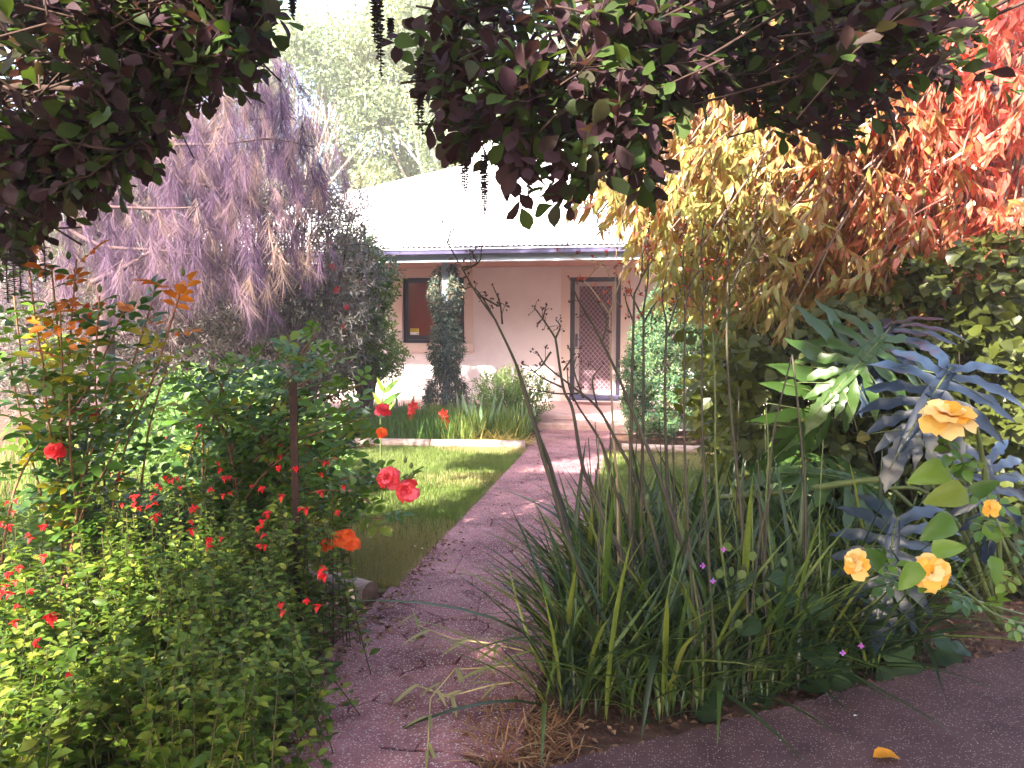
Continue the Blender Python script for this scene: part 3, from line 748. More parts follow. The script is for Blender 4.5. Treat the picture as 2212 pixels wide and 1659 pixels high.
g = Geo(); inst(g, leaf(.42, 1, 'oval', .2, .2), a, d, u_, rng.uniform(.05, .085, len(a)), rn); part('foliage', g, M['lilly'], t, kind='stuff')

# rounded conifer by the door
t = thing('conifer', 'dense pale green rounded conifer right of the house door', 'conifer', (.30, 10.1, 0))
g = Geo(); tube(g, [(.3, 10.1, -.1), (.3, 10.1, 1.8)], [.06, .02], 6); part('trunk', g, M['bark'], t)
k = 1300; hh = rng.random(k)**.85; th = rng.random(k)*6.28
rad = .74*np.sin(math.pi*np.clip(.26+.74*hh, 0, 1))**.8*(.55+.5*rng.random(k)**.5)
C = np.c_[.42+.10*hh+np.cos(th)*rad*(1-.12*hh), 10.1+np.sin(th)*rad, .1+2.3*hh]
nn = 60; ci = np.repeat(np.arange(k), nn)
out = norm(np.c_[np.cos(th), np.sin(th), hh*1.2])
off = norm(rng.normal(size=(len(ci), 3)))*rng.random((len(ci), 1))**.5
P = C[ci]+off*.085
g = Geo(); inst(g, diamond(.36, .05), P, rng.normal(size=(len(ci), 3))+[0, 0, .6], off+out[ci]*.8+rng.normal(size=(len(ci), 3))*.4, rng.uniform(.03, .06, len(ci)), np.clip(rng.random(k)[ci]*.55+.45*rng.random(len(ci)), 0, .999))
part('foliage', g, M['conifer'], t, kind='stuff')

# low spreading shrub between window and door
t = thing('low_shrub', 'low spreading green shrub below the wall beside the step', 'shrub', (-1.85, 10.6, 0))
P = np.array([-1.85, 10.62, .38])+norm(rng.normal(size=(420, 3)))*rng.random((420, 1))**.4*np.array([.52, .38, .38])
P[:, 2] = np.abs(P[:, 2])+.03
a, d, u_ = sprigs(P, norm(P-[-1.85, 10.6, 0.1])+[0, -.2, .3], .16, 13, .8)
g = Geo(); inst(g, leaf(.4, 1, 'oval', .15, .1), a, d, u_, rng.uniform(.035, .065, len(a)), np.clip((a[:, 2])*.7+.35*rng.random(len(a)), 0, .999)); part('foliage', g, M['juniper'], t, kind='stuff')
g = Geo()
for p in P[::8]: tube(g, spline([(-1.85, 10.6, 0), (p+np.array([-1.85, 10.6, 0]))/2+[0, 0, .05], p], 3), [.012, .003], 4)
part('stem', g, M['bark'], t)

# vine on the verandah post
t = thing('climbing_vine', 'dark leaved vine with cream flowers wrapping the verandah post', 'climbing plant', (-2.94, 10.95, 0))
hh = rng.random(2300)**.9; rad = (.165+.05*np.sin(hh*17))*(1-.25*(hh > .86))+.10*(hh < .25); th = rng.random(2300)*6.28
P = np.c_[-2.93+np.cos(th)*rad*(.5+.5*rng.random(2300)), 11.05+np.sin(th)*rad*(.5+.5*rng.random(2300)), .1+2.28*hh]
gap = (np.abs(P[:, 0]+2.94) < .05) & (P[:, 1] < 11.1) & (P[:, 2] > 1.95); P = P[~gap]; th = th[~gap]
a, d, u_ = sprigs(P, np.c_[np.cos(th), np.sin(th), rng.normal(size=len(P))*.5-.2], .10, 6, 1.0, .35)
g = Geo(); inst(g, leaf(.32, 1, 'lance', .2, .25), a, d, u_, rng.uniform(.04, .075, len(a)), rng.random(len(a))); part('foliage', g, M['vine'], t, kind='stuff')
i = rng.integers(0, len(P), 420); fp = P[i]+np.c_[np.cos(th[i]), np.sin(th[i]), -.1*np.ones(420)]*.07
fp = fp[(noise3(fp, 5, 9) > .5)]
g = Geo(); inst(g, leaf(.6, 1, 'oval', .3, .2), np.repeat(fp, 4, 0)+rng.normal(size=(len(fp)*4, 3))*.012, rng.normal(size=(len(fp)*4, 3)), rng.normal(size=(len(fp)*4, 3)), .026, np.clip(np.repeat(noise3(fp, 3, 2), 4)*.9, 0, .99)); part('flowers', g, M['vineflower'], t, kind='stuff')
g = Geo()
for j in range(6):
    a0 = j*1.05; tube(g, [(-2.94+math.cos(a0+z*4)*.09, 11.08+math.sin(a0+z*4)*.09, z) for z in np.linspace(.0, 2.2, 24)], .007, 4)
for j in range(26):
    x = -2.94+rng.normal()*.18; tube(g, spline([(x, 10.9, .0), (x+rng.normal()*.1, 10.85, .3+rng.random()*.3), (x+rng.normal()*.25, 10.8, .35+rng.random()*.5)], 4), .004, 3)
part('stem', g, M['bark'], t)

tree('dark_shrub', 'dark dense shrub low down behind the rose bushes, under the she-oak', (-5.6, 9.9, 0), (-5.7, 9.9, .75), (1.9, .7, .9), 46, 420, .085, 'lilly', 'bark', dm, None, .06, .2, .32, 8)
tree('garden_shrub', 'low green shrub on rough grass behind the red rose bush', (-3.4, 6.0, 0), (-3.5, 6.0, .45), (1.0, .6, .6), 34, 260, .075, 'juniper', 'bark', dm, None, .04, .1, .34, 18)
k = 5200; P = np.c_[rng.uniform(-6.8, -2.9, k), rng.uniform(4.6, 8.6, k), np.zeros(k)]; P = P[P[:, 0]+(P[:, 1]-4.6)*.25 < -2.75]
g = blades(P, .10, .34, .03, .7, 1, 2)
tag(part('rough_grass', g, M['bedgrass']), 'rough unmown grass behind the leggy rose bush at left', 'grass', kind='stuff')
# far bed planting
k = 9000
P = np.c_[rng.uniform(-4.2, -1.5, k), rng.uniform(9.05, 10.7, k), np.zeros(k)]
P = P[~((P[:, 0] > -2.1) & (P[:, 1] < 9.55))]
g = blades(P, .16, .40, .035, .55, 1, 2)
tag(part('tall_grass', g, M['bedgrass']), 'tall uncut green grass filling the far bed', 'grass', kind='stuff')
P = np.c_[rng.uniform(-2.4, -1.42, 900), rng.uniform(9.06, 9.6, 900), np.full(900, .01)]
g = Geo(); inst(g, leaf(.035, 2, 'strap', .1, .3), P, np.c_[rng.normal(size=(900, 2)), np.abs(rng.normal(size=900))*.35], [0, 0, 1.0], rng.uniform(.15, .4, 900), rng.random(900))
tag(part('dry_grass', g, M['dryblade']), 'yellow dried grass blades lying behind the far log', 'dry grass', kind='stuff')
sw = tpl_mesh('sword_leaf', leaf(.07, 4, 'strap', .25, .08), M['iris'])
def iris(base, n, h, label, spread=.14):
    t = thing('iris_clump', label, 'iris', base, 'blue green iris clumps in the far bed')
    for i in range(n):
        s = (i/(n-1)-.5)*2
        link('leaf', sw, t, mtx(np.array(base)+[s*spread*.6+rng.normal()*.02, rng.normal()*.05, 0], [s*.32+rng.normal()*.05, rng.normal()*.12-.05, 1], [.3*rng.normal(), -1, .2], h*rng.uniform(.7, 1.1)))
iris((-2.10, 9.75, 0), 9, .62, 'fan of broad blue green iris leaves before the low shrub')
iris((-1.62, 9.9, 0), 9, .46, 'short iris clump at the path end of the far bed', .2)
iris((-2.50, 10.3, 0), 7, .58, 'slender iris clump against the pale wall right of the vine')
iris((-3.30, 9.9, 0), 9, .60, 'iris clump under the verandah post vine')
iris((-3.75, 9.6, 0), 8, .50, 'iris clump next to the glossy leaved shrub', .2)
def petals(g, c, axis, n, L, w, cup, rings=1, jitter=.1):
    axis = norm(np.array(axis, float)); x, y_, z = frame(axis, np.array([.3, .2, 1.0]) if abs(axis[2]) < .9 else np.array([1.0, 0, 0]))
    for r_ in range(rings):
        k = n; a = (np.arange(k)+r_*.5)/k*6.28+rng.random()*.4
        rad = np.cos(a)[:, None]*x+np.sin(a)[:, None]*z
        op = cup+(.55*r_)
        inst(g, leaf(w, 2, 'obov', .2, .25), np.array(c)+rad*L*.05, rad+axis*op+rng.normal(size=(k, 3))*jitter, axis-rad*.5, L*(1-.14*r_), rng.random(k))
for (px_, py_, lab) in ((893, 888, 'scarlet gladiolus nearer the shrub in the far bed grass'), (957, 905, 'scarlet gladiolus below the vine in the far bed grass')):
    p = aty(px_, py_, 9.35); t = thing('gladiolus', lab, 'flower', (p[0], 9.35, 0), 'scarlet gladioli in the far bed')
    g = Geo(); tube(g, spline([(p[0]+.02, 9.35, 0), (p[0], 9.35, p[2]*.6), p+[0, 0, .08]], 4), [.006, .003], 5); part('stem', g, M['greenstem'], t)
    for dz in (-.07, 0, .06):
        g = Geo(); petals(g, p+[rng.normal()*.02, -.01, dz], [rng.normal()*.4, -1, .2], 6, .075, .6, .35); part('flower', g, M['scarlet'], t)
for (a_, b_, lab) in (((855, 690), 1, 'x'),): pass

# lone broad leaved stem in front of the wall (left)
t = thing('lily_stem', 'single tall leafy green stem before the sunlit wall patch', 'plant', aty(826, 900, 6.0)*np.array([1, 1, 0]))
b0 = aty(822, 905, 6.0); b1 = aty(835, 815, 6.0)
g = Geo(); tube(g, spline([b0*np.array([1, 1, 0]), b0, b1], 5), [.008, .005], 5); part('stem', g, M['greenstem'], t)
lm = tpl_mesh('leaf', leaf(.26, 4, 'lance', .2, .1), M['rosegreen'])
for (tx, ty, s_) in ((815, 818, .25), (858, 820, .25), (862, 848, .22), (806, 850, .22), (848, 872, .2)):
    e_ = aty(tx, ty, 5.95); q0 = b0+(b1-b0)*np.clip((e_[2]-b0[2])/(b1[2]-b0[2])-.35, 0, 1)
    link('leaf', lm, t, mtx(q0, e_-q0, [0, -1, .4], np.linalg.norm(e_-q0)*1.1))

# ------------------------------------------------------------------ silk tassel trees arching overhead
tl = leaf(.60, 4, 'obov', .16, .14, .022); tlm = tpl_mesh('leaf', tl, M['tassel'])
tl2 = leaf(.62, 1, 'oval', .12, .1)
bead = Geo()
for i in range(26):
    z = -i/26; r_ = .012+.018*min(1, (26-i)/12)*(.8+.3*math.sin(i*2.2))
    ox, oy = .008*math.sin(i*1.7), .008*math.cos(i*2.3)
    bead.add([[ox, oy, z], [ox+r_, oy, z-.022], [ox, oy+r_, z-.022], [ox-r_, oy, z-.022], [ox, oy-r_, z-.022], [ox, oy, z-.028]],
             t=[[0, 1, 2], [0, 2, 3], [0, 3, 4], [0, 4, 1], [5, 2, 1], [5, 3, 2], [5, 4, 3], [5, 1, 4]])
tube(bead, [(0, 0, .06), (0, 0, -1)], .004, 3)
beadm = bead.mesh('catkin', M['catkin'])
def tassel_tree(label, base, fork, poly, n, Yr, limbs, catk, over, seed, thin=None):
    t = thing('silk_tassel_tree', label, 'tree', base, 'silk tassel trees arching over the path')
    g = Geo()
    tube(g, spline([np.array(base), (np.array(base)+fork)/2+[.05, 0, 0], fork]), [.10, .07], 8)
    for pl, yy, r_ in limbs:
        P = imgpath(pl, yy); P = np.vstack([[fork], P]); tube(g, spline(P[::3] if len(P) > 8 else P, 4), [r_*1.8, r_, r_*.35], 6)
    q_ = sample_poly(poly, n*2); P = aty(q_[:, 0], q_[:, 1], rng.uniform(*Yr, n*2))
    kp_ = np.argsort(-(noise3(P, 5.5, seed+3)+.35*rng.random(2*n)))[:n]; q_ = q_[kp_]; P = P[kp_]
    if thin:                                     # loose outer sprays of the same crown
        q2 = sample_poly(thin[0], thin[1]*3); P2 = aty(q2[:, 0], q2[:, 1], rng.uniform(2.6, 4.0, len(q2)))
        k2 = np.argsort(-noise3(P2, 5.0, 77)-.3*rng.random(len(P2)))[:thin[1]]
        q_ = np.vstack([q_, q2[k2]]); P = np.vstack([P, P2[k2]]); n = len(P)
    cx = np.mean([p[0] for p in poly]); cy = np.mean([p[1] for p in poly])
    dd = norm(np.c_[(q_[:, 0]-cx)/500, rng.normal(size=n)*.5-.1, -(q_[:, 1]-cy)/500-.15]+rng.normal(size=(n, 3))*.5)
    for i in range(0, n, 3):
        e_ = P[i]+dd[i]*.16; s_ = P[i]-dd[i]*.2+rng.normal(size=3)*.05
        tube(g, [s_, P[i], e_], [.004, .0022], 4)
    for i in range(0, n, 30):
        c = fork+(P[i]-fork)*.5+rng.normal(size=3)*.22+[0, .15, .25]
        tube(g, spline([fork, c, P[i]+rng.normal(size=3)*.05, P[i]], 4), [.008, .003], 4)
    part('trunk', g, M['darkbark'], t)
    a, d, u_ = sprigs(P-dd*.05, dd, .17, 7, .85)
    s = rng.uniform(.055, .098, len(a)); u_ = u_+[0, -.5, .3]
    x_, y_ = proj(a+d*s[:, None]*.6)
    # leaves silhouetted along the outline stay separate pieces
    depth = a[:, 1]
    inside = in_poly(x_, y_, [(cx+(p[0]-cx)*.86, cy+(p[1]-cy)*.86) for p in poly])
    vis = (~inside) & (x_ > 0) & (x_ < W) & (y_ > 0)
    cand = np.where(vis)[0]; cand = cand[np.argsort(depth[cand]/s[cand])][:300]
    m_ = np.ones(len(a), bool); m_[cand] = False
    for i in cand: link('leaf', tlm, t, mtx(a[i], d[i], u_[i], s[i]))
    g = Geo(); inst(g, tl, a[m_], d[m_], u_[m_], s[m_], rng.random(m_.sum()))
    part('crown', g, M['tassel'], t, kind='stuff')
    # unseen leaves added above and behind the frame to shade the garden
    k = over['n']; lo, hi = np.array(over['lo']), np.array(over['hi'])
    P = lo+(hi-lo)*rng.random((k, 3)); P[:, 2] += .4*np.sin(P[:, 0]*1.3+P[:, 1]*.9)
    x_, y_ = proj(P); behind = (P-CAM)@_f < .3
    G_ = P-SUN*((P[:, 2:3]-.4)/SUN[2])          # where each leaf's shade falls: gaps are cut to put sun patches on the garden
    opn = (G_[:, 1] > 9.2) & ~((G_[:, 0] > -2.0) & (G_[:, 0] < .15) & (G_[:, 1] < 14.5) & (noise3(G_, 3.0, 39) > .25))
    opn &= ~((G_[:, 0] > -5.5) & (G_[:, 0] < -2.0) & (G_[:, 1] > 11.2) & (G_[:, 1] < 14.5) & (noise3(G_, 2.6, 49) > .46))
    opn |= (G_[:, 0] < -3.1) & (G_[:, 1] > 5.2)
    opn |= (G_[:, 0] > .5) & (G_[:, 1] > 4.4) & (noise3(G_, 3.0, 5) > .12)
    opn |= (G_[:, 0] < -.3) & (G_[:, 1] > 4.9) & (noise3(G_, 2.6, 8) > .22)
    opn |= (G_[:, 0] < -1.55) & (G_[:, 1] < 4.9) & (noise3(G_, 5.0, 9) > .66)
    shut = ((G_[:, 0] > -1.45) & (G_[:, 1] < 3.7)) | ((G_[:, 0] > .4) & (G_[:, 1] < 4.3))
    opn |= (G_[:, 0] < -1.55) & (G_[:, 1] > 3.0) & (G_[:, 1] < 4.9) & (noise3(G_, 5.0, 19) > .52)
    opn &= ~((G_[:, 0] > -1.6) & (G_[:, 0] < -.2) & (G_[:, 1] > 5.8) & (noise3(G_, 4.0, 29) > .30))
    opn |= (np.abs(G_[:, 1]-7.1-.04*G_[:, 0]) < .13) & (G_[:, 0] < -.3) & (G_[:, 0] > -2.9)
    opn |= (np.abs(G_[:, 1]-5.4) < .12) & (G_[:, 0] < -1.0) & (G_[:, 0] > -2.6)
    for hx, hy, hr in ((-2.1, 2.1, .30), (-1.72, 1.9, .22), (-2.35, 2.7, .28), (-1.9, 2.7, .17), (-2.7, 3.3, .25), (-.35, 3.0, .2), (-.85, 2.75, .15), (-1.95, 3.5, .15), (-1.85, 2.35, .22), (-2.0, 2.5, .16), (-1.7, 2.2, .12), (-1.62, 2.55, .10), (-2.3, 3.1, .2), (-1.75, 2.6, .26), (-2.0, 2.9, .28), (-1.58, 2.3, .15), (-1.72, 3.1, .2), (-2.3, 3.4, .3), (-2.2, 2.5, .25)):
        opn |= (np.hypot(G_[:, 0]-hx, G_[:, 1]-hy) < hr*(.75+.5*noise3(G_, 9, 6)))
    P = P[(behind | (y_ < -110)) & ~opn & (shut | (noise3(P, 2.4, seed) > .20))]
    g = Geo(); inst(g, tl2, P, rng.normal(size=P.shape), rng.normal(size=P.shape)+[0, 0, .4], rng.uniform(.14, .24, len(P)), rng.random(len(P)))
    part('upper_crown', g, M['tassel'], t, kind='stuff')
    for (x, y0, y1, Y) in catk:
        p = aty(x, y0, Y); q0 = aty(x, y1, Y); L = p[2]-q0[2]
        o = link('catkin', beadm, t, Matrix.Translation(Vector(p)) @ Matrix.Rotation(rng.random()*6, 4, 'Z') @ Matrix.Diagonal((.62, .62, L, 1)))
    return t
tassel_tree('silk tassel tree at the upper left with dark oval leaves and tassels', (-3.4, 2.2, 0), np.array([-3.1, 2.5, 2.2]),
            [(-60, -40), (540, -40), (575, 50), (545, 110), (500, 195), (440, 170), (380, 215), (375, 255), (305, 290), (250, 375), (150, 400), (90, 490), (-60, 590)],
            640, (2.35, 3.3), [([(-60, 100), (150, 60), (330, 50), (500, 90)], 2.8, .012), ([(-60, 200), (120, 190), (280, 200), (420, 150)], 2.6, .010), ([(-60, 330), (80, 330), (200, 330)], 2.5, .008)],
            [(445, 172, 206, 2.8), (449, 175, 206, 2.8), (315, 235, 352, 2.7), (330, 200, 265, 2.8), (12, 545, 655, 2.2), (26, 530, 640, 2.25), (42, 560, 640, 2.25), (632, -20, 42, 3.0), (95, 530, 610, 2.3)],
            dict(n=70000, lo=(-8.5, -8, 3.0), hi=(-2.6, 5.3, 7.9)), 21, ([(-60, -40), (200, -40), (200, 120), (120, 220), (-60, 260)], 110))
tassel_tree('silk tassel tree at the upper right hanging tassels before the roof', (2.9, 1.9, 0), np.array([2.3, 2.4, 3.3]),
            [(835, -40), (900, 50), (900, 100), (950, 60), (955, 150), (920, 165), (950, 200), (975, 240), (1005, 280), (1050, 320), (1060, 290), (1110, 350), (1100, 395), (1130, 380), (1180, 330), (1215, 400), (1270, 415), (1290, 350),
             (1400, 385), (1440, 330), (1430, 240), (1480, 190), (1560, 170), (1610, 210), (1640, 285), (1735, 285), (1750, 170), (1850, 150), (1900, 90), (1960, -40)],
            690, (2.35, 3.9), [([(1660, -90), (1420, 60), (1200, 60), (1000, 30), (880, 10)], 2.9, .012), ([(1720, -80), (1560, 90), (1350, 150), (1180, 60)], 3.1, .014), ([(1640, -60), (1500, 150), (1360, 230), (1230, 100)], 3.2, .012), ([(1400, 60), (1250, 220), (1130, 300)], 2.9, .008), ([(1960, -80), (1850, 20), (1740, 110), (1620, 150)], 3.2, .010)],
            [(808, -30, 92, 2.9), (815, -20, 130, 2.9), (821, -10, 168, 2.9), (844, 40, 85, 3.1), (905, 110, 235, 2.8), (910, 115, 292, 2.8), (902, 112, 270, 2.82), (941, 95, 150, 2.9),
             (998, 255, 400, 2.8), (1003, 250, 416, 2.8), (1008, 258, 408, 2.82), (1041, 332, 440, 2.8), (1046, 335, 468, 2.8), (1050, 335, 455, 2.82), (1142, 355, 428, 2.8), (1145, 350, 420, 2.82), (1226, 340, 372, 2.9), (985, 60, 180, 2.8), (990, 150, 250, 2.85)],
            dict(n=95000, lo=(-2.6, -8, 3.0), hi=(8, 5.3, 7.9)), 22, ([(1480, -40), (2260, -40), (2260, 130), (2100, 190), (1950, 170), (1850, 290), (1700, 290), (1500, 210)], 140))

# ------------------------------------------------------------------ russet weeping tree (right)
t = thing('weeping_tree', 'large weeping tree with russet and yellow willow leaves at right', 'tree', (3.6, 7.0, 0))
g = Geo()
tube(g, spline([(3.6, 7.0, -.1), (3.5, 6.9, 1.6), (3.3, 6.7, 3.6), (3.0, 6.5, 5.2)]), [.16, .12, .07], 8)
poly = [(1290, 330), (1330, 290), (1400, 230), (1470, 130), (1600, 40), (1700, -40), (2260, -40), (2260, 600), (2100, 620), (2000, 640), (1900, 650), (1800, 660), (1720, 690), (1640, 690), (1570, 660), (1500, 640), (1440, 600), (1400, 560), (1400, 480), (1330, 440)]
n = 3300; q_ = sample_poly(poly, n); Y = rng.uniform(4.6, 8.0, n)
P = aty(q_[:, 0], q_[:, 1], Y)
dens = noise3(P, 2.4, 31) > .30; P = P[dens]; q_ = q_[dens]; n = len(P)
top_c = np.array([3.1, 6.6, 4.4])
for i in range(0, n, 5):
    s_ = top_c+rng.normal(size=3)*[.2, .3, .6]; m_ = (s_*.45+P[i]*.55)+[0, 0, .35]
    tube(g, spline([s_, m_, P[i], P[i]+[rng.normal()*.05-.05, -.03, -.32]], 4), [.02, .008, .003], 4)
part('trunk', g, M['bark'], t)
g = Geo()
for pl, Y_ in (([(1950, 290), (1800, 330), (1640, 350), (1480, 360)], 5.0), ([(1900, 330), (1780, 400), (1650, 430), (1560, 520)], 4.9), ([(1980, 220), (1860, 270), (1700, 330), (1560, 420)], 5.1), ([(2212, 240), (2100, 330), (2000, 380)], 4.6), ([(1880, 250), (1700, 250), (1600, 230)], 5.2), ([(2000, 420), (1930, 470), (1870, 590)], 4.4), ([(1780, 300), (1650, 310), (1500, 330)], 4.8)):
    for j in range(3):
        g = Geo(); tube(g, imgpath([(a+rng.normal()*30, b+rng.normal()*26) for a, b in pl], Y_+.3+rng.normal()*.35), [.008, .002], 4); part('branch', g, M['pinktwig'], t)
dd = norm(np.c_[rng.normal(size=n)*.8-.3, rng.normal(size=n)*.6, -rng.uniform(.3, 1.5, n)])
a, d, u_ = sprigs(P, dd, .30, 18, .75, .6)
ax, ay = proj(a)
# leaf colour drifts from yellow-green at the left and low down to red at the upper right of the crown
hue = np.clip((a[:, 0]-.4)/2.6, 0, 1)*.62+np.clip((a[:, 2]-1.8)/2.0, -.3, 1)*.34+(noise3(a, 1.5, 41)-.5)*.6+rng.normal(size=len(a))*.16+.10
g = Geo(); inst(g, leaf(.30, 2, 'lance', .15, .3), a, d, rng.normal(size=a.shape)*.8+[0, -.6, .3], rng.uniform(.055, .125, len(a)), np.clip(hue, 0, .99)); part('crown', g, M['russet'], t, kind='stuff')

# ------------------------------------------------------------------ hedge vine and low shrubs, right
t = thing('hedge_vine', 'sunlit yellow green vine hedge behind the split leaf philodendron', 'hedge', (2.6, 6, 0))
poly = [(1530, 760), (1560, 700), (1650, 730), (1800, 690), (1900, 600), (2000, 560), (2100, 520), (2260, 470), (2260, 1300), (2000, 1230), (1850, 1150), (1700, 1120), (1540, 1010), (1530, 850)]
n = 2300; q_ = sample_poly(poly, n); P = aty(q_[:, 0], q_[:, 1], rng.uniform(4.4, 6.6, n)); P = P[P[:, 2] > .02]
P = P[noise3(P, 2.6, 51) > .2]; n = len(P)
a, d, u_ = sprigs(P, norm(np.c_[rng.normal(size=n), rng.normal(size=n)-.6, rng.normal(size=n)*.6]), .22, 9, 1.0, .25)
l3v, l3f = leaf(.85, 2, 'heart', .12, .15)
g = Geo(); inst(g, (l3v, l3f), a, d, u_+[0, -.5, .2], rng.uniform(.05, .10, len(a)), np.clip(noise3(a, 2.4, 52)*.62+.38*rng.random(len(a)), 0, .999)); part('foliage', g, M['ivy'], t, kind='stuff')
g = Geo()
for i in range(0, n, 6): tube(g, spline([(P[i][0]+.3, P[i][1]+.7, max(0, P[i][2]-.8)), P[i]+[.1, .2, -.2], P[i]], 4), [.010, .003], 4)
part('stem', g, M['bark'], t)
t = thing('hedge_shrub', 'light green small leaved shrub under the weeping branches at right', 'shrub', (2.3, 6.6, 0))
poly = [(1630, 690), (1700, 680), (1760, 650), (1850, 625), (1890, 660), (1870, 700), (1760, 715), (1650, 725)]
q_ = sample_poly(poly, 420); P = aty(q_[:, 0], q_[:, 1], rng.uniform(5.6, 6.6, 420))
a, d, u_ = sprigs(P, rng.normal(size=P.shape)+[0, -.3, .6], .14, 10, 1.0)
g = Geo(); inst(g, leaf(.45, 1, 'oval', .2, .1), a, d, u_, rng.uniform(.03, .06, len(a)), .4+.55*rng.random(len(a))); part('foliage', g, M['juniper'], t, kind='stuff')
g = Geo()
for p in P[::5]: tube(g, spline([(2.3, 6.9, 0), (p+[2.3, 6.9, .6])/2, p], 4), [.012, .003], 4)
part('stem', g, M['bark'], t)

# ------------------------------------------------------------------ split-leaf philodendron
ph = thing('philodendron', 'split leaf philodendron with huge glossy lobed leaves at right', 'plant', (1.55, 3.5, 0))
def lobed_leaf(L, nl=8, seed=0, lobe=.62, droop=.35):
    r = np.random.default_rng(seed); g = Geo()
    ts = np.linspace(0, 1, nl)
    def strip(p0, ang, ln, w0, sgn, droop):
        m = 9; s = np.linspace(0, 1, m)
        a_ = ang+sgn*.0-.35*s*np.sign(ang)*.8
        d = np.stack([np.sin(a_), np.cos(a_)], -1)
        c = np.array(p0)[None]+np.cumsum(np.vstack([[0, 0], d[:-1]*(ln/(m-1))]), 0)
        w = w0*(np.where(s < .25, 1-.9*s, .78+.35*np.sin((s-.25)*4.2)))*np.clip((1-s)*3, 0, 1)**.8
        jl = 1+.28*np.sin(s*23+r.random()*6); jr = 1+.28*np.sin(s*21+r.random()*6)
        nrm = np.stack([-d[:, 1], d[:, 0]], -1)
        z = -droop*ln*(s**2)+.012*np.sin(s*14+r.random()*6)*L+.004*r.random()
        lft = c+nrm*(w*jl)[:, None]; rgt = c-nrm*(w*jr)[:, None]
        v = np.vstack([np.c_[lft, z+.22*w], np.c_[c, z-.05*w], np.c_[rgt, z+.22*w]])
        q = []
        for i in range(m-1): q += [[m+i, m+i+1, i+1, i], [2*m+i, 2*m+i+1, m+i+1, m+i]]
        g.add(v, q)
    for i in range(nl):
        y0 = L*(.02+.86*(i/nl)**1.05); f = i/(nl-1)
        ang = math.radians(138-118*f); ln = L*lobe*(.72+.5*math.sin(math.pi*min(1, f*1.0+.12)))*(1-.38*f)
        for s in (1, -1): strip((0, y0), s*(ang+r.normal()*.06), ln*(1+r.normal()*.08), L*.060*(1-.3*f), s, droop*(.7+.5*r.random()))
    strip((0, L*.80), 1e-3, L*.36, L*.075, 1, droop)
    # web of blade beside the midrib
    m = 12; s = np.linspace(-.02, .92, m); w = L*.07*np.sin(math.pi*np.clip(s*.8+.18, 0, 1))
    v = np.vstack([np.c_[-w, s*L, .02*L+0*s], np.c_[0*s, s*L, 0*s], np.c_[w, s*L, .02*L+0*s]])
    q = []
    for i in range(m-1): q += [[m+i, m+i+1, i+1, i], [2*m+i, 2*m+i+1, m+i+1, m+i]]
    g.add(v, q)
    # whole leaf arches over its length
    for V in g.v: V[:, 2] -= .30*np.maximum(0, V[:, 1])**2/L
    return g
def midrib(L):
    g = Geo(); s = np.linspace(-.02, 1.05, 12)
    tube(g, np.c_[0*s, s*L, .006-.30*np.maximum(0, s)**2*L], [.010, .003], 6)
    for f in (.1, .25, .4, .55, .7):
        for sg in (1, -1):
            u = np.linspace(0, 1, 5); x = sg*u*L*.42; y_ = f*L+u*L*.16*(f*2)
            tube(g, np.c_[x, y_, .004-.30*y_**2/L-.35*.4*L*u**2*.6], [.005, .002], 4)
    return g
LM = {}
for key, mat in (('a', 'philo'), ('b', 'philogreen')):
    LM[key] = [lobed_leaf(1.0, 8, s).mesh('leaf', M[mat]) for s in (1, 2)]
midm = midrib(1.0).mesh('midrib', M['greenstem'])
crown0 = np.array([1.75, 4.0, .0])
pl_leaves = [  # junction pixel, depth, tip pixel, tip depth, up, length, kind
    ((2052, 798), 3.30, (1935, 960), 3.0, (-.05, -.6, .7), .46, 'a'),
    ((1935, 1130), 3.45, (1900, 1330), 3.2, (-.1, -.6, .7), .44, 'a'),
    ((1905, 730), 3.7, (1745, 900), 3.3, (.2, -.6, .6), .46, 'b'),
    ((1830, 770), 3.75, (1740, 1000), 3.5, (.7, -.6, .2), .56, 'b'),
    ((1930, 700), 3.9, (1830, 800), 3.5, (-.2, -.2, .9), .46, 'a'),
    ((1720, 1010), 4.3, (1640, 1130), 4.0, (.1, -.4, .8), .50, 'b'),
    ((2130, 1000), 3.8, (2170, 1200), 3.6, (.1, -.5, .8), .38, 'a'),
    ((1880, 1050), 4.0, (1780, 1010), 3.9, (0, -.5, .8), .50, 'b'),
]
for i, (jp, jy, tp, ty, up, L, kd) in enumerate(pl_leaves):
    j = aty(*jp, jy); tip = aty(*tp, ty)
    mm = mtx(j, tip-j, up, L)
    lf = link('leaf', LM[kd][i % 2], ph, mm)
    link('midrib', midm, lf, mm)
    g = Geo(); mid = (crown0+j)/2+[0, 0, .28]; tube(g, spline([crown0, mid, j-norm(tip-j)*.02], 6), [.013, .009], 6); part('leaf_stalk', g, M['greenstem'], ph)
g = Geo(); tube(g, spline([aty(1560, 1075, 4.0), aty(1700, 1062, 3.9), aty(1850, 1040, 3.8), aty(1910, 1035, 3.8)]), .016, 7); part('leaf_stalk', g, M['greenstem'], ph)

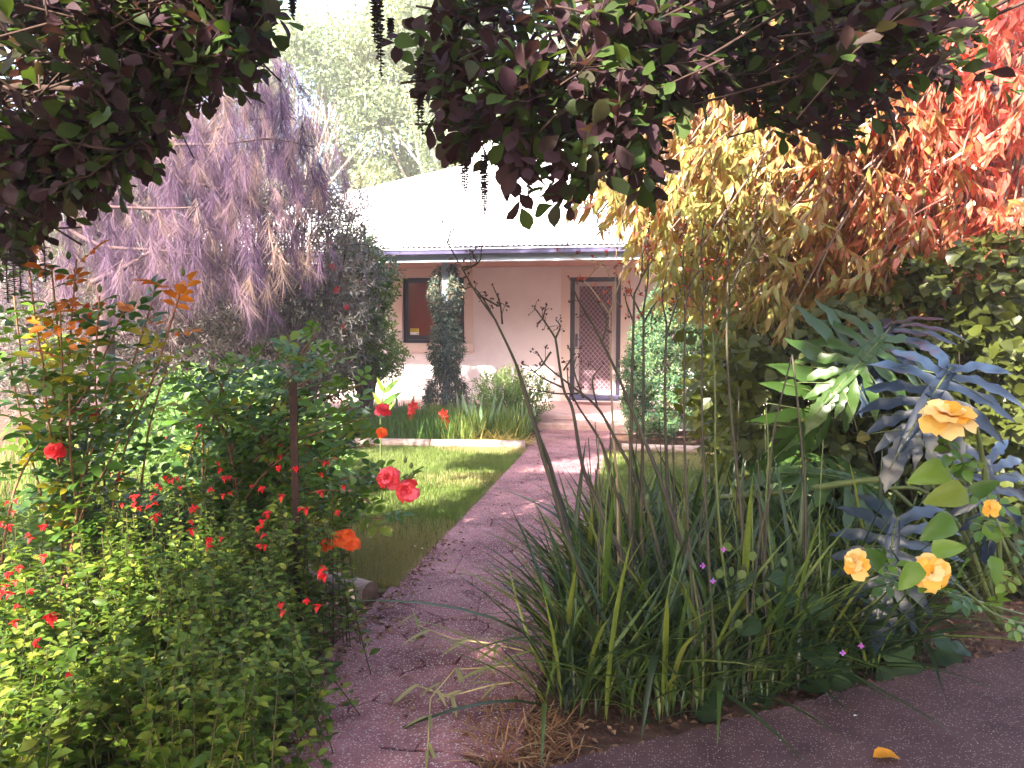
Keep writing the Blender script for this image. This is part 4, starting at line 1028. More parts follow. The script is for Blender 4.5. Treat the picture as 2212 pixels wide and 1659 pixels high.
# ------------------------------------------------------------------ roses
def petal_tpl(w=.95, cup=.35):
    xs = np.linspace(-1, 1, 5); ys = np.linspace(0, 1, 4); V = []
    for y_ in ys:
        for x in xs:
            hw = w/2*(.35+.65*math.sin(min(1, y_*1.15)*math.pi/2))
            V.append([x*hw, y_*(1-.12*x*x*y_), cup*(x*x*.35*y_)-(.28*y_**3)+.12*math.sin(math.pi*y_)+.03*math.sin(x*5+y_*3)])
    V = np.array(V); V[15:, 2] += .07*np.sin(np.arange(5)*2.2); V[15:, 1] += .05*np.cos(np.arange(5)*2.6); idx = np.arange(20).reshape(4, 5)
    q = np.stack([idx[:-1, :-1], idx[:-1, 1:], idx[1:, 1:], idx[1:, :-1]], -1).reshape(-1, 4)
    t_ = np.vstack([q[:, [0, 1, 2]], q[:, [0, 2, 3]]])
    return np.array(V), t_
PT = petal_tpl()
def rose(parent, c, axis, R, matk, stem_from=None, nring=(6, 7, 7, 5), name='rose_flower', seed=0):
    r = np.random.default_rng(seed); axis = norm(np.array(axis, float)); c = np.array(c, float)
    x, y_, z = frame(axis, np.array([.2, .1, 1.0]) if abs(axis[2]) < .9 else np.array([1.0, 0, 0]))
    g = Geo()
    tube(g, [c-axis*R*.5, c-axis*R*.2, c], [R*.10, R*.2, R*.16], 6)
    fl = part(name, g, M['greenstem'], parent)
    pm = tpl_mesh('petal', PT, M[matk])
    for k, n in enumerate(nring):
        op = (.30, .75, 1.7, 3.0)[k]; sc = R*(1.0, .88, .68, .5)[k]
        for i in range(n):
            a_ = (i+.5*k)/n*6.283+r.normal()*.15; rad = math.cos(a_)*x+math.sin(a_)*z
            d = rad+axis*(op+r.normal()*.14)-axis*.2*(k == 0)
            link('petal', pm, fl, mtx(c+rad*R*.04+axis*R*.02*k, d, axis*.9-rad*.8+r.normal(size=3)*.12, sc*(1+r.normal()*.08)))
    return fl
def leaflet5(w=.62):
    base = leaf(w, 3, 'oval', .18, .18); V = []; Fc = []; n = 0
    for (p, ang, s) in (((0, .62), 0, .40), ((.02, .45), 58, .34), ((-.02, .45), -58, .34), ((.02, .2), 66, .28), ((-.02, .2), -66, .28)):
        a_ = math.radians(ang); v = base[0]*s
        V.append(np.c_[v[:, 0]*math.cos(a_)+v[:, 1]*math.sin(a_)+p[0], -v[:, 0]*math.sin(a_)+v[:, 1]*math.cos(a_)+p[1], v[:, 2]-.12*p[1]**2]); Fc.append(base[1]+n); n += len(v)
    V.append(np.array([[-.008, 0, 0], [.008, 0, 0], [.006, .65, -.045], [-.006, .65, -.045]])); Fc.append(np.array([[0, 1, 2], [0, 2, 3]])+n)
    return np.vstack(V), np.vstack(Fc)
RL = leaflet5()
rlm = {k: tpl_mesh('leaf', RL, M[k]) for k in ('rosegreen', 'roseorange', 'roseyellow')}
def cane_bush(name, label, cat, base, canes, lsize, per_m, group=None, rcane=.006, z_from=.25, maxpart=260, dens_poly=None):
    t = thing(name, label, cat, base, group); cnt = 0
    P_, D_, U_, S_ = [], [], [], []
    for (pts, kind) in canes:
        C = spline(pts, 7); g = Geo(); tube(g, C, [rcane, rcane*.55], 5); part('cane', g, M['cane'], t)
        seg = np.linalg.norm(np.diff(C, axis=0), axis=1); L = seg.sum(); cum = np.r_[0, np.cumsum(seg)]
        n = max(3, int(L*per_m)); ss = np.linspace(z_from, .985, n)*L
        for i, s in enumerate(ss):
            p = np.array([np.interp(s, cum, C[:, j]) for j in range(3)])
            a_ = i*2.4+rng.random(); d = np.array([math.cos(a_), math.sin(a_)*.8-.15, .35+rng.normal()*.25])
            mk = 'rosegreen'
            if kind == 'orange' and s > L*.86: mk = 'roseorange'
            elif kind == 'orange' and s > L*.66: mk = 'roseyellow'
            elif rng.random() < .03: mk = 'roseyellow'
            sz = lsize*rng.uniform(.75, 1.2)
            link('leaf', rlm[mk], t, mtx(p, d, [rng.normal()*.35, -.35+rng.normal()*.3, 1], sz))
    return t
def W3(px_, py_, Y): return aty(px_, py_, Y)
# tall rose bush at the left edge
bA = np.array([-2.55, 2.9, 0.0])
tips = [(165, 560, 2.55, 'orange'), (395, 615, 2.7, 'orange'), (275, 655, 2.65, 'g'), (60, 560, 2.5, 'g'), (112, 585, 2.6, 'g'), (215, 640, 2.55, 'g'), (130, 670, 2.5, 'orange'), (30, 640, 2.6, 'g'), (330, 650, 2.75, 'g'), (90, 760, 2.5, 'g'), (250, 790, 2.6, 'g'), (190, 740, 2.7, 'g'), (370, 760, 2.8, 'g'), (20, 780, 2.55, 'g'), (150, 850, 2.45, 'g'), (300, 860, 2.7, 'g')]
canes = []
for i, (x, y_, Y, kd) in enumerate(tips):
    e_ = W3(x, y_, Y); b = bA+[rng.normal()*.12, rng.normal()*.1, 0]
    m_ = b+(e_-b)*[.35, .4, .5]+[rng.normal()*.03, rng.normal()*.03, .05]
    canes.append(([b, m_, b+(e_-b)*[.72, .75, .78], e_], kd))
tA = cane_bush('rose_bush', 'tall leggy rose bush with bronze young leaves at left edge', 'rose bush', bA, canes, .17, 15, 'rose bushes in the left bed', .006, .35)
rose(tA, W3(272, 662, 2.62), (-.1, -.4, -.9), .034, 'fadedpetal', nring=(5, 5), seed=1)
rose(tA, W3(120, 975, 2.5), (.1, -.7, .7), .036, 'redpetal', seed=2)
for (x, y_, s_, mk) in ((170, 893, 1, 'redpetal'), (200, 890, 2, 'redpetal'), (138, 882, 3, 'pinkred'), (108, 872, 4, 'fadedpetal'), (75, 540, 5, 'fadedpetal')): rose(tA, W3(x, y_, 2.75), (rng.normal()*.4, -.6, .6), .026, mk, nring=(5, 6), seed=s_)
budt = Geo(); tube(budt, [(0, 0, 0), (0, .3, 0), (0, .65, 0), (0, 1, 0)], [.12, .30, .26, .02], 6); budm = budt.mesh('bud', M['greenstem'])
for (x, y_) in ((395, 585), (148, 548), (110, 550), (62, 545), (215, 620), (163, 618)): link('bud', budm, tA, mtx(W3(x, y_+12, 2.6), [.05, 0, 1], [0, -1, 0], .034))
# red rose bush
bB = np.array([-2.15, 3.55, 0.0])
tips = [(600, 765, 3.7), (682, 720, 3.6), (668, 745, 3.7), (742, 765, 3.6), (560, 780, 3.4), (500, 790, 3.3), (450, 790, 3.2), (700, 800, 3.4), (780, 830, 3.5), (790, 930, 3.3), (810, 960, 3.3), (640, 800, 3.3), (560, 850, 3.1), (480, 870, 3.1), (420, 830, 3.0), (830, 890, 3.4), (760, 880, 3.2), (840, 1030, 3.2), (875, 1050, 3.2), (730, 990, 3.1), (800, 1080, 3.2), (700, 930, 3.1), (760, 1060, 3.1), (620, 900, 3.1), (830, 1120, 3.3), (540, 920, 3.0), (690, 870, 3.7), (600, 840, 3.7), (520, 830, 3.6), (440, 860, 3.5), (390, 800, 3.3), (760, 1140, 3.2)]
canes = []
for i, (x, y_, Y) in enumerate(tips):
    e_ = W3(x, y_, Y); b = bB+[rng.normal()*.15, rng.normal()*.1, 0]
    canes.append(([b, b+(e_-b)*[.3, .3, .55]+[0, 0, .10], b+(e_-b)*[.7, .7, .85]+[0, 0, .06], e_], 'g'))
tB = cane_bush('rose_bush', 'broad green rose bush with coral red roses beside the lawn', 'rose bush', bB, canes, .165, 19, 'rose bushes in the left bed', .006, .3)
for (x, y_, R_, mk, ax_, s_) in ((840, 1033, .052, 'pinkred', (-.1, -.85, .35), 11), (880, 1062, .052, 'pinkred', (.1, -.9, .2), 12), (826, 886, .034, 'pinkred', (.3, -.5, .7), 13), (735, 1165, .04, 'orangered', (.2, -.6, .6), 14), (760, 1175, .036, 'orangered', (.3, -.5, .5), 15), (705, 1180, .034, 'orangered', (-.2, -.7, .5), 16), (825, 935, .026, 'orangered', (.3, -.6, .5), 17), (752, 1155, .03, 'orangered', (.1, -.6, .7), 18)):
    rose(tB, W3(x, y_, 3.12), ax_, R_, mk, seed=s_)
for (x, y_) in ((888, 1012), (891, 1030), (880, 1040), (875, 1000), (682, 716), (668, 742), (742, 760), (600, 762)): link('bud', budm, tB, mtx(W3(x, y_, 3.15), [.1, 0, 1], [0, -1, 0], .030))

# ------------------------------------------------------------------ red salvia bushes
sv = leaf(.55, 2, 'oval', .2, .25); svm = tpl_mesh('leaf', sv, M['salvia'])
fg = Geo()
inst(fg, leaf(.7, 1, 'obov', .3, .5), np.zeros((4, 3)), [[.7, .5, .3], [-.7, .5, .3], [0, 1, .6], [0, .6, -.6]], [[0, 0, 1]]*4, [.8, .8, .6, 1.0], [0, .3, .6, .9])
tube(fg, [(0, -.5, 0), (0, .1, 0)], [.10, .16], 5)
flm = fg.mesh('flower', M['redpetal'])
def salvia(label, base, stems, h, flowers, nleafpart=0, seed=0, size=.036):
    t = thing('salvia_bush', label, 'salvia', base, 'red flowering salvia bushes in the left bed')
    g = Geo(); k = len(stems); A, D, U, S = [], [], [], []
    for (b, e_) in stems:
        mid = (b*.55+e_*.45)+[0, 0, .04]
        C = spline([b, mid, e_], 5); tube(g, C, [.0028, .0012], 4)
        L = np.linalg.norm(np.diff(C, axis=0), axis=1).sum(); n = max(6, int(L/.030)); s_ = np.linspace(.14, 1.0, n)
        idx = s_*(len(C)-1); i0 = np.minimum(idx.astype(int), len(C)-2); fr = (idx-i0)[:, None]
        P = C[i0]*(1-fr)+C[i0+1]*fr; ax = norm(C[-1]-C[-2])
        a_ = np.arange(n)*1.57+rng.random()*6
        for sg in (0, math.pi):
            d = np.c_[np.cos(a_+sg), np.sin(a_+sg), .35+rng.normal(size=n)*.25]
            A.append(P+rng.normal(size=P.shape)*.008); D.append(d); U.append(np.tile([0, -.15, 1.0], (n, 1))+rng.normal(size=(n, 3))*.3); S.append(size*(.45+.85*rng.random(n))*(1.15-.5*s_))
    part('stem', g, M['salviastem'], t)
    A, D, U, S = (np.concatenate(q) for q in (A, D, U, S))
    m_ = np.ones(len(A), bool)
    if nleafpart:
        x_, y_ = proj(A); c = np.where((x_ > 0) & (x_ < W) & (y_ < H))[0]; c = c[np.argsort(A[c, 1]/S[c])][:nleafpart]; m_[c] = False
        for i in c: link('leaf', svm, t, mtx(A[i], D[i], U[i], S[i]))
    g = Geo(); inst(g, sv, A[m_], D[m_], U[m_], S[m_], np.clip(rng.random(m_.sum()), 0, .99)); part('foliage', g, M['salvia'], t, kind='stuff')
    for (x, y_) in flowers:
        z = .95-.40*(y_-930)/550; d_ = ray(x, y_); p = CAM+d_*((z-1.5)/d_[2])
        for j in range(2 if rng.random() < .5 else 1):
            link('flower', flm, t, mtx(p+rng.normal(size=3)*.008*j*2, [rng.normal()*.6, -.6, rng.normal()*.4+.1], [0, -.3, 1], rng.uniform(.016, .027)))
def surf(n, poly, zb=0.0, hj=.12):
    """stem tips spread over the bush's upper surface; rooted on the ground behind/below"""
    q_ = sample_poly(poly, n); out = []
    for x, y_ in q_:
        z = .90-.42*(y_-930)/560-rng.random()*hj; d_ = ray(x, y_); e_ = CAM+d_*((z-1.5)/d_[2])
        b = np.array([e_[0]+rng.normal()*.10-.05, e_[1]+.10+rng.normal()*.12, zb])
        if not (b[1] > 3.30 and b[0] > -1.95): out.append((b, e_))
    return out
F1 = [(14, 1265), (10, 1280), (47, 1225), (62, 1155), (95, 1140), (35, 1080), (30, 1105), (20, 1135), (95, 1200), (100, 1335), (38, 1310), (80, 1385), (150, 1458), (65, 1275), (22, 1240), (118, 1330)]
F2 = [(238, 1022), (265, 1022), (340, 1048), (358, 1030), (372, 1034), (345, 1055), (390, 1052), (290, 1090), (322, 1095), (338, 1088), (300, 1070), (410, 1100), (418, 1095), (455, 1165), (342, 1108), (178, 1025), (265, 1090), (250, 1010), (412, 1128)]
F3 = [(520, 925), (540, 930), (555, 925), (588, 940), (600, 960), (660, 965), (672, 910), (720, 965), (725, 990), (693, 1025), (690, 1062), (650, 1100), (605, 985), (602, 1010), (563, 955), (535, 905), (645, 910), (620, 895), (470, 1000), (478, 1015), (490, 1032), (497, 1030), (457, 1058), (483, 1068), (545, 1050), (568, 1125), (557, 1178), (573, 1180), (572, 1155), (703, 1000), (640, 1010), (610, 1070), (585, 942), (615, 930), (400, 890), (432, 918), (446, 928), (418, 920), (728, 1105), (742, 1052), (360, 945), (700, 1245)]
rA = [(-40, 1080), (150, 1060), (330, 1150), (360, 1300), (330, 1480), (150, 1560), (-40, 1600)]
rB = [(150, 1060), (260, 1000), (400, 1010), (480, 1080), (500, 1200), (420, 1300), (330, 1260), (200, 1150)]
rC = [(400, 960), (540, 900), (700, 900), (770, 980), (770, 1040), (700, 1110), (630, 1160), (500, 1160), (440, 1060)]
rD = [(380, 1300), (480, 1180), (590, 1200), (620, 1240), (640, 1290), (630, 1390), (590, 1470), (450, 1510), (330, 1500), (350, 1400)]
salvia('sunlit red salvia bush filling the bottom left corner', (-1.75, 2.2, 0), surf(420, rA, 0, .3), .8, F1, 300, 1, .058)
salvia('red salvia bush left of centre below the leggy rose canes', (-2.0, 2.9, 0), surf(340, rB, 0, .25), .8, F2, 0, 2, .050)
salvia('red salvia bush around the foot of the rusty stake', (-2.0, 3.5, 0), surf(400, rC, 0, .22), .8, F3, 0, 3, .048)
salvia('shaded salvia bush leaning over the left path edge', (-1.7, 2.7, 0), surf(380, rD, 0, .3), .6, [(450, 1165), (700, 1245), (605, 1305), (688, 1310)], 0, 4, .05)

# ------------------------------------------------------------------ kangaroo paw clump
kp = thing('kangaroo_paw', 'tall kangaroo paw clump with strap leaves and dark branching stems', 'plant', (-.1, 3.4, 0))
slm = [tpl_mesh('strap_leaf', leaf(.030, 7, 'strap', .25, c), M['strap']) for c in (.15, .5, 1.0)]
def kbase():
    while True:
        x, y_ = rng.uniform(-.38, 1.25), rng.uniform(2.75, 4.5)
        if y_ > 2.52+.62*(x+.31)+.02 and x > -.38+.06*(y_-2.7): return np.array([x, y_, 0.0])
for i in range(300):
    b = kbase(); ang = rng.random()*6.28; ln = rng.uniform(.45, 1.0); lean = abs(rng.normal())*(.25 if i < 220 else .8)
    c = 0 if lean < .3 else (1 if rng.random() < .6 else 2)
    link('strap_leaf', slm[c], kp, mtx(b, [math.cos(ang)*lean, math.sin(ang)*lean, 1], [-math.cos(ang), -math.sin(ang), .4], ln))
n = 2600; B = np.array([kbase() for _ in range(n)]); an = rng.random(n)*6.28; le = np.abs(rng.normal(size=n))*.42
g = Geo(); inst(g, leaf(.030, 5, 'strap', .25, .5), B, np.c_[np.cos(an)*le, np.sin(an)*le, np.ones(n)], np.c_[-np.cos(an), -np.sin(an), .4*np.ones(n)], rng.uniform(.25, .75, n), rng.random(n)); arch = []
for i in range(80):
    b = kbase(); ang = rng.uniform(3.6, 6.9); arch.append((b, ang))
B = np.array([b for b, _ in arch]); an = np.array([a_ for _, a_ in arch]); n = len(B)
inst(g, leaf(.04, 8, 'strap', .2, 1.05), B, np.c_[np.cos(an)*.55, np.sin(an)*.55, np.ones(n)], np.c_[-np.cos(an), -np.sin(an), .5*np.ones(n)], rng.uniform(.35, .6, n), rng.random(n))
part('strap_leaf_mass', g, M['strap'], kp, kind='stuff')
podt = Geo(); tube(podt, [(0, 0, 0), (0, .25, 0), (0, .6, 0), (0, 1, 0)], [.10, .34, .30, .05], 6); podm = podt.mesh('seed_pod', M['pod'])
pawt = Geo()
for a_ in (-.5, -.2, .15, .45): tube(pawt, [(0, 0, 0), (a_*.4, .5, .05), (a_, 1.0, .25)], [.08, .11, .09], 5)
for a_ in (-.55, -.2, .15, .5): tube(pawt, [(a_, 1.0, .25), (a_*1.25, 1.15, .35)], [.06, .01], 4)
pawm = pawt.mesh('paw_flower', M['paw'])
def stem(pl, Y, heads, mk='darkstem', r0=.0115, kind='pod', seed=0):
    """pl: traced centre line of the scape; heads: forked twigs traced the same way, ending in pods or flowers"""
    r = np.random.default_rng(seed)
    for _ in range(40):
        b_ = aty(*pl[0], Y)
        if b_[1] > 2.45+.64*(b_[0]+.31)+.10: break
        Y += .05
    P = [aty(x, y_, Y+.10*i*.3) for i, (x, y_) in enumerate(pl)]
    base_ = P[0].copy()
    g = Geo(); C = spline([base_*np.array([1, 1, 0])+[0, 0, -.02]]+P, 6)
    tube(g, C, [r0, r0*.8, r0*.45], 6); st_ = part('flower_stem', g, M[mk], kp)
    g = Geo(); ends = []
    for hp in heads:
        Q = spline([aty(x, y_, Y+.03*len(pl)+.02*i) for i, (x, y_) in enumerate(hp)], 5)
        tube(g, Q, [r0*.42, r0*.22], 5); ends.append(Q)
        for j in range(2, len(Q)-1, 3):
            e_ = Q[j]+norm(r.normal(size=3)+[0, 0, .8])*r.uniform(.02, .06); tube(g, [Q[j], (Q[j]+e_)/2+[0, 0, .004], e_], .0014, 4); ends.append(np.array([Q[j], e_]))
    if g.n: part('twig', g, M[mk], st_)
    for Q in ends:
        e_ = Q[-1]; d = norm(Q[-1]-Q[-2])
        for j in range(r.integers(1, 4)):
            link('paw_flower' if (kind == 'paw' and j == 0) else 'seed_pod', pawm if (kind == 'paw' and j == 0) else podm, st_, mtx(e_+r.normal(size=3)*.006, d+r.normal(size=3)*.6, r.normal(size=3), (.019 if kind == 'paw' and j == 0 else r.uniform(.009, .015))))
stem([(1275, 1330), (1230, 1180), (1200, 1071), (1174, 991), (1154, 918), (1134, 855), (1114, 785), (1070, 691)], 3.0, [[(1070, 691), (1030, 635), (997, 578), (967, 525), (945, 490)], [(1030, 635), (1075, 660), (1078, 655)], [(997, 578), (1030, 570), (1015, 540)], [(967, 525), (975, 490)], [(1085, 700), (1080, 655), (1065, 618)], [(1000, 585), (1035, 565), (1040, 535)]], seed=1)
stem([(1290, 1340), (1240, 1200), (1190, 1010), (1160, 930), (1120, 800), (1072, 695)], 3.05, [[(1072, 695), (1040, 640), (1020, 620), (1005, 625)]], seed=2)
stem([(1380, 1300), (1310, 1130), (1284, 1071), (1257, 1001), (1237, 885), (1217, 838), (1200, 731)], 3.1, [[(1200, 731), (1180, 700), (1160, 672), (1155, 665)], [(1180, 700), (1172, 690), (1160, 700)], [(1200, 731), (1210, 705), (1200, 690)], [(1190, 760), (1160, 800), (1130, 795)], [(1217, 838), (1170, 815), (1140, 790)], [(1217, 800), (1235, 770), (1228, 750)], [(1172, 690), (1180, 660)]], seed=3)
stem([(1440, 1330), (1420, 1180), (1380, 1050), (1330, 950), (1290, 880), (1230, 830)], 3.2, [[(1230, 830), (1180, 790), (1160, 760)], [(1250, 850), (1200, 850), (1145, 840)], [(1290, 880), (1280, 820), (1300, 790)], [(1260, 860), (1240, 800), (1245, 770)]], seed=4)
stem([(1345, 1320), (1336, 1200), (1334, 1071), (1324, 918), (1320, 818), (1317, 678)], 3.3, [[(1317, 678), (1290, 640), (1270, 615), (1257, 605)], [(1317, 678), (1328, 640), (1330, 590), (1332, 535)], [(1328, 640), (1352, 575), (1390, 545)], [(1317, 600), (1300, 570), (1245, 560), (1200, 545)], [(1300, 570), (1270, 600)]], 'palestem', .0085, 'paw', 5)
stem([(1375, 1330), (1362, 1150), (1364, 885), (1367, 760), (1370, 635)], 3.15, [[(1370, 635), (1385, 600), (1388, 540), (1395, 510)], [(1370, 700), (1355, 660), (1350, 640)], [(1385, 600), (1410, 560)]], kind='paw', seed=6)
stem([(1400, 1330), (1385, 1150), (1387, 1018), (1390, 850), (1390, 668)], 3.2, [[(1390, 668), (1400, 600), (1398, 520), (1405, 480)], [(1390, 700), (1405, 670), (1420, 650)], [(1390, 690), (1370, 650), (1360, 630)]], kind='paw', seed=7)
stem([(1520, 1350), (1480, 1200), (1420, 1020), (1370, 900), (1330, 800), (1280, 700)], 3.0, [[(1280, 700), (1250, 650), (1230, 600)], [(1300, 740), (1310, 690), (1290, 650)]], seed=8)
stem([(1470, 1360), (1450, 1200), (1440, 1000), (1436, 850), (1440, 700)], 3.25, [[(1440, 700), (1430, 640), (1440, 590)], [(1440, 720), (1460, 660), (1470, 630)]], seed=9)
stem([(1500, 1380), (1490, 1200), (1480, 1000), (1478, 850), (1480, 640)], 2.9, [[(1480, 640), (1475, 580), (1478, 530)], [(1480, 660), (1500, 600), (1520, 580)]], 'darkstem', .008, 'paw', 10)
stem([(1540, 1380), (1530, 1200), (1520, 1000), (1516, 850), (1520, 600)], 3.0, [[(1520, 600), (1515, 540), (1520, 480)], [(1520, 640), (1540, 590), (1550, 560)], [(1518, 680), (1500, 650), (1490, 640)]], 'darkstem', .008, 'paw', 11)
stem([(1620, 1400), (1610, 1250), (1600, 1100), (1580, 900), (1570, 750), (1572, 600)], 2.85, [[(1572, 600), (1574, 540), (1570, 450)], [(1575, 640), (1600, 580), (1640, 560)]], 'darkstem', .0085, 'pod', 12)
stem([(1590, 1400), (1560, 1200), (1546, 1000), (1545, 850), (1540, 720)], 3.1, [[(1540, 720), (1530, 660), (1535, 610)], [(1542, 760), (1560, 700), (1580, 680)]], 'greenstem', .007, 'paw', 13)
stem([(1660, 1400), (1650, 1250), (1660, 1080), (1671, 936), (1711, 766)], 2.8, [], 'darkstem', .007, seed=14)
stem([(1745, 1400), (1740, 1250), (1740, 1100), (1728, 920), (1711, 766)], 2.82, [], 'darkstem', .009, seed=15)
stem([(1690, 1420), (1672, 1250), (1655, 1100), (1660, 980), (1655, 880)], 2.95, [], 'greenstem', .006, seed=16)
stem([(1790, 1420), (1775, 1280), (1770, 1120), (1778, 950)], 2.7, [], 'greenstem', .005, seed=17)
stem([(1430, 1350), (1400, 1240), (1330, 1060), (1300, 960), (1250, 880)], 3.3, [[(1250, 880), (1230, 840), (1225, 800)]], seed=18)
for i in range(34):
    x0 = rng.uniform(1290, 1690); lean = rng.normal()*30
    stem([(x0, 1400), (x0-lean*.3-8, 1250), (x0-lean*.6-12, rng.uniform(1080, 1150)), (x0-lean-14, rng.uniform(850, 1120))], rng.uniform(2.8, 3.6), [], 'greenstem' if i % 4 == 0 else 'darkstem', rng.uniform(.004, .007), seed=30+i)
# fallen stems on the path
def fallen(pl, zs, r, label):
    P = np.array([atz(x, y_, z) for (x, y_), z in zip(pl, zs)])
    t_ = thing('fallen_reed', label, 'dry stem', (P[0][0], P[0][1], 0), 'bent straw stems lying over the path')
    g = Geo(); tube(g, P, r, 5); part('stem', g, M['drystem'], t_)
    for i in range(1, len(P)):
        for j in range(2):
            d = norm(np.array([rng.normal()*.5-.2, -.6, rng.normal()*.1-.05])); lm_ = slm[1]
            q0 = P[i]+(P[i-1]-P[i])*rng.random()*.5+[0, 0, .01]
            o = link('leaf', drym, t_, mtx(q0, d, [0, -.2, 1], rng.uniform(.08, .2)))
M['fallenblade'] = foliage('wilted reed blade', [(0, (.20, .24, .07)), (1, (.42, .38, .16))], .35, .5, .4)
drym = tpl_mesh('leaf', leaf(.10, 4, 'strap', .2, .12), M['fallenblade'])
fallen([(1130, 1405), (1060, 1390), (978, 1380), (900, 1350), (892, 1318)], [.10, .10, .07, .06, .07], .0032, 'straw stem bent across the middle of the near path')
fallen([(1130, 1470), (1060, 1480), (968, 1505), (895, 1478)], [.06, .05, .03, .04], .003, 'green straw stem with a sharp elbow low on the path')
fallen([(1110, 1438), (1040, 1443), (982, 1446), (930, 1508), (926, 1570), (924, 1635)], [.10, .09, .07, .04, .03, .02], .003, 'straw stem falling in a hook to the path foot')
# arching foreground leaves at the clump's left edge
for (b, e_, Yb, up) in (((1185, 1470), (1065, 1290), 2.95, (-.3, -1, .4)), ((1190, 1400), (1010, 1445), 2.95, (-.1, -.4, 1)), ((1200, 1380), (1020, 1380), 3.0, (0, -.4, 1)), ((1180, 1480), (1265, 1310), 2.9, (0, -1, .4)), ((1250, 1500), (1400, 1330), 2.8, (0, -1, .4))):
    p, q0 = aty(*b, Yb), aty(*e_, Yb-.1); link('strap_leaf', slm[1], kp, mtx(p, q0-p+[0, 0, .06], up, np.linalg.norm(q0-p)*1.05))
# dry straw at the path's near right edge
k = 700; q_ = sample_poly([(1010, 1560), (1130, 1500), (1230, 1560), (1250, 1640), (1030, 1655)], k); P = atz(q_[:, 0], q_[:, 1], np.full(k, .01))
g = Geo(); inst(g, leaf(.05, 2, 'strap', .1, .2), P, np.c_[rng.normal(size=(k, 2)), np.abs(rng.normal(size=k))*.4], [0, 0, 1.0], rng.uniform(.04, .14, k), rng.random(k))
tag(part('straw_litter', g, M['strawlitter']), 'dry straw and dead blades at the clump foot by the path', 'dry grass', kind='stuff')

# ------------------------------------------------------------------ heart leaved plant and yellow roses, lower right
t = thing('honesty_plant', 'low plant with toothed heart leaves and round pods above pavement', 'plant', (.75, 2.95, 0))
def heart():
    o = []
    for i in range(28):
        a_ = i/28*2*math.pi; r_ = (.52+.16*math.cos(a_)-.10*math.exp(-((a_-math.pi)/.35)**2))*(1+.05*math.sin(a_*14))
        o.append([r_*math.sin(a_)*.92, .45+r_*math.cos(a_), .07*abs(math.sin(a_))-.05*math.cos(a_)**2+.025*math.sin(a_*5)])
    V = np.array(o+[[0, .35, 0]]); return V, np.array([[28, (i+1) % 28, i] for i in range(28)])
hm = tpl_mesh('leaf', heart(), M['honesty']); g = Geo()
for (x, y_, s, Y) in ((1660, 1270, .09, 2.6), (1720, 1330, .10, 2.5), (1790, 1290, .10, 2.5), (1760, 1370, .12, 2.45), (1820, 1400, .14, 2.4), (1900, 1420, .15, 2.35), (1960, 1370, .10, 2.5), (1690, 1400, .10, 2.5), (1610, 1250, .07, 2.7), (1850, 1340, .10, 2.5), (1600, 1340, .08, 2.6), (1990, 1430, .08, 2.4), (1640, 1450, .09, 2.45), (1780, 1460, .10, 2.35), (1710, 1240, .07, 2.7), (1560, 1500, .08, 0), (1500, 1530, .07, 0), (1640, 1500, .09, 0), (1590, 1450, .08, 0), (1840, 1450, .10, 0), (1920, 1380, .10, 0), (2010, 1400, .08, 0), (2060, 1380, .07, 0), (1880, 1300, .09, 0), (1730, 1470, .09, 0), (1420, 1560, .06, 0), (2090, 1400, .06, 0)):
    Y = 2.45+.66*(aty(x, y_, 3.0)[0]+.31)+.10+.12*rng.random(); s *= Y/2.45; p = aty(x, y_, Y); d = np.array([rng.normal()*.7, -.7, -.15+rng.normal()*.3]); link('leaf', hm, t, mtx(p, d, [rng.normal()*.4, -.5, 1], s))
    b = np.array([p[0]+rng.normal()*.08, p[1]+.18, 0.0]); tube(g, spline([b, (b+p)/2+[0, .05, .04], p], 4), [.004, .0025], 5)
part('stem', g, M['greenstem'], t)
dt = [[.5*math.sin(i/12*6.283), .5+.55*math.cos(i/12*6.283), 0] for i in range(12)]+[[0, .5, .03]]
dm_ = tpl_mesh('disc_pod', (np.array(dt), np.array([[12, (i+1) % 12, i] for i in range(12)])), M['podgreen'])
for (x, y_) in ((1628, 1192), (1568, 1172), (1604, 1232), (1580, 1225), (1640, 1290), (1690, 1205), (1600, 1340), (1700, 1430), (1930, 1450), (1990, 1455), (1625, 1330), (1650, 1425), (1935, 1385), (1555, 1230)):
    link('disc_pod', dm_, t, mtx(aty(x, y_, 2.45+.66*(aty(x, y_, 3.0)[0]+.31)+.1), [rng.normal()*.3, -.1, -1], [rng.normal()*.5, -1, .2], .034))
vf = Geo(); petals(vf, (0, 0, 0), (0, 1, 0), 4, 1.0, .7, .3)
M['violet'] = foliage('magenta violet petal', [(0, (.55, .05, .55)), (1, (.30, .18, .65))], .3, .5)
vfm = vf.mesh('flower', M['violet'])
for (x, y_) in ((1540, 1255), (1518, 1222), (1563, 1187), (1820, 1410), (1860, 1395)): link('flower', vfm, t, mtx(aty(x, y_, 2.65), [0, -1, .2], [0, 0, 1], .010))

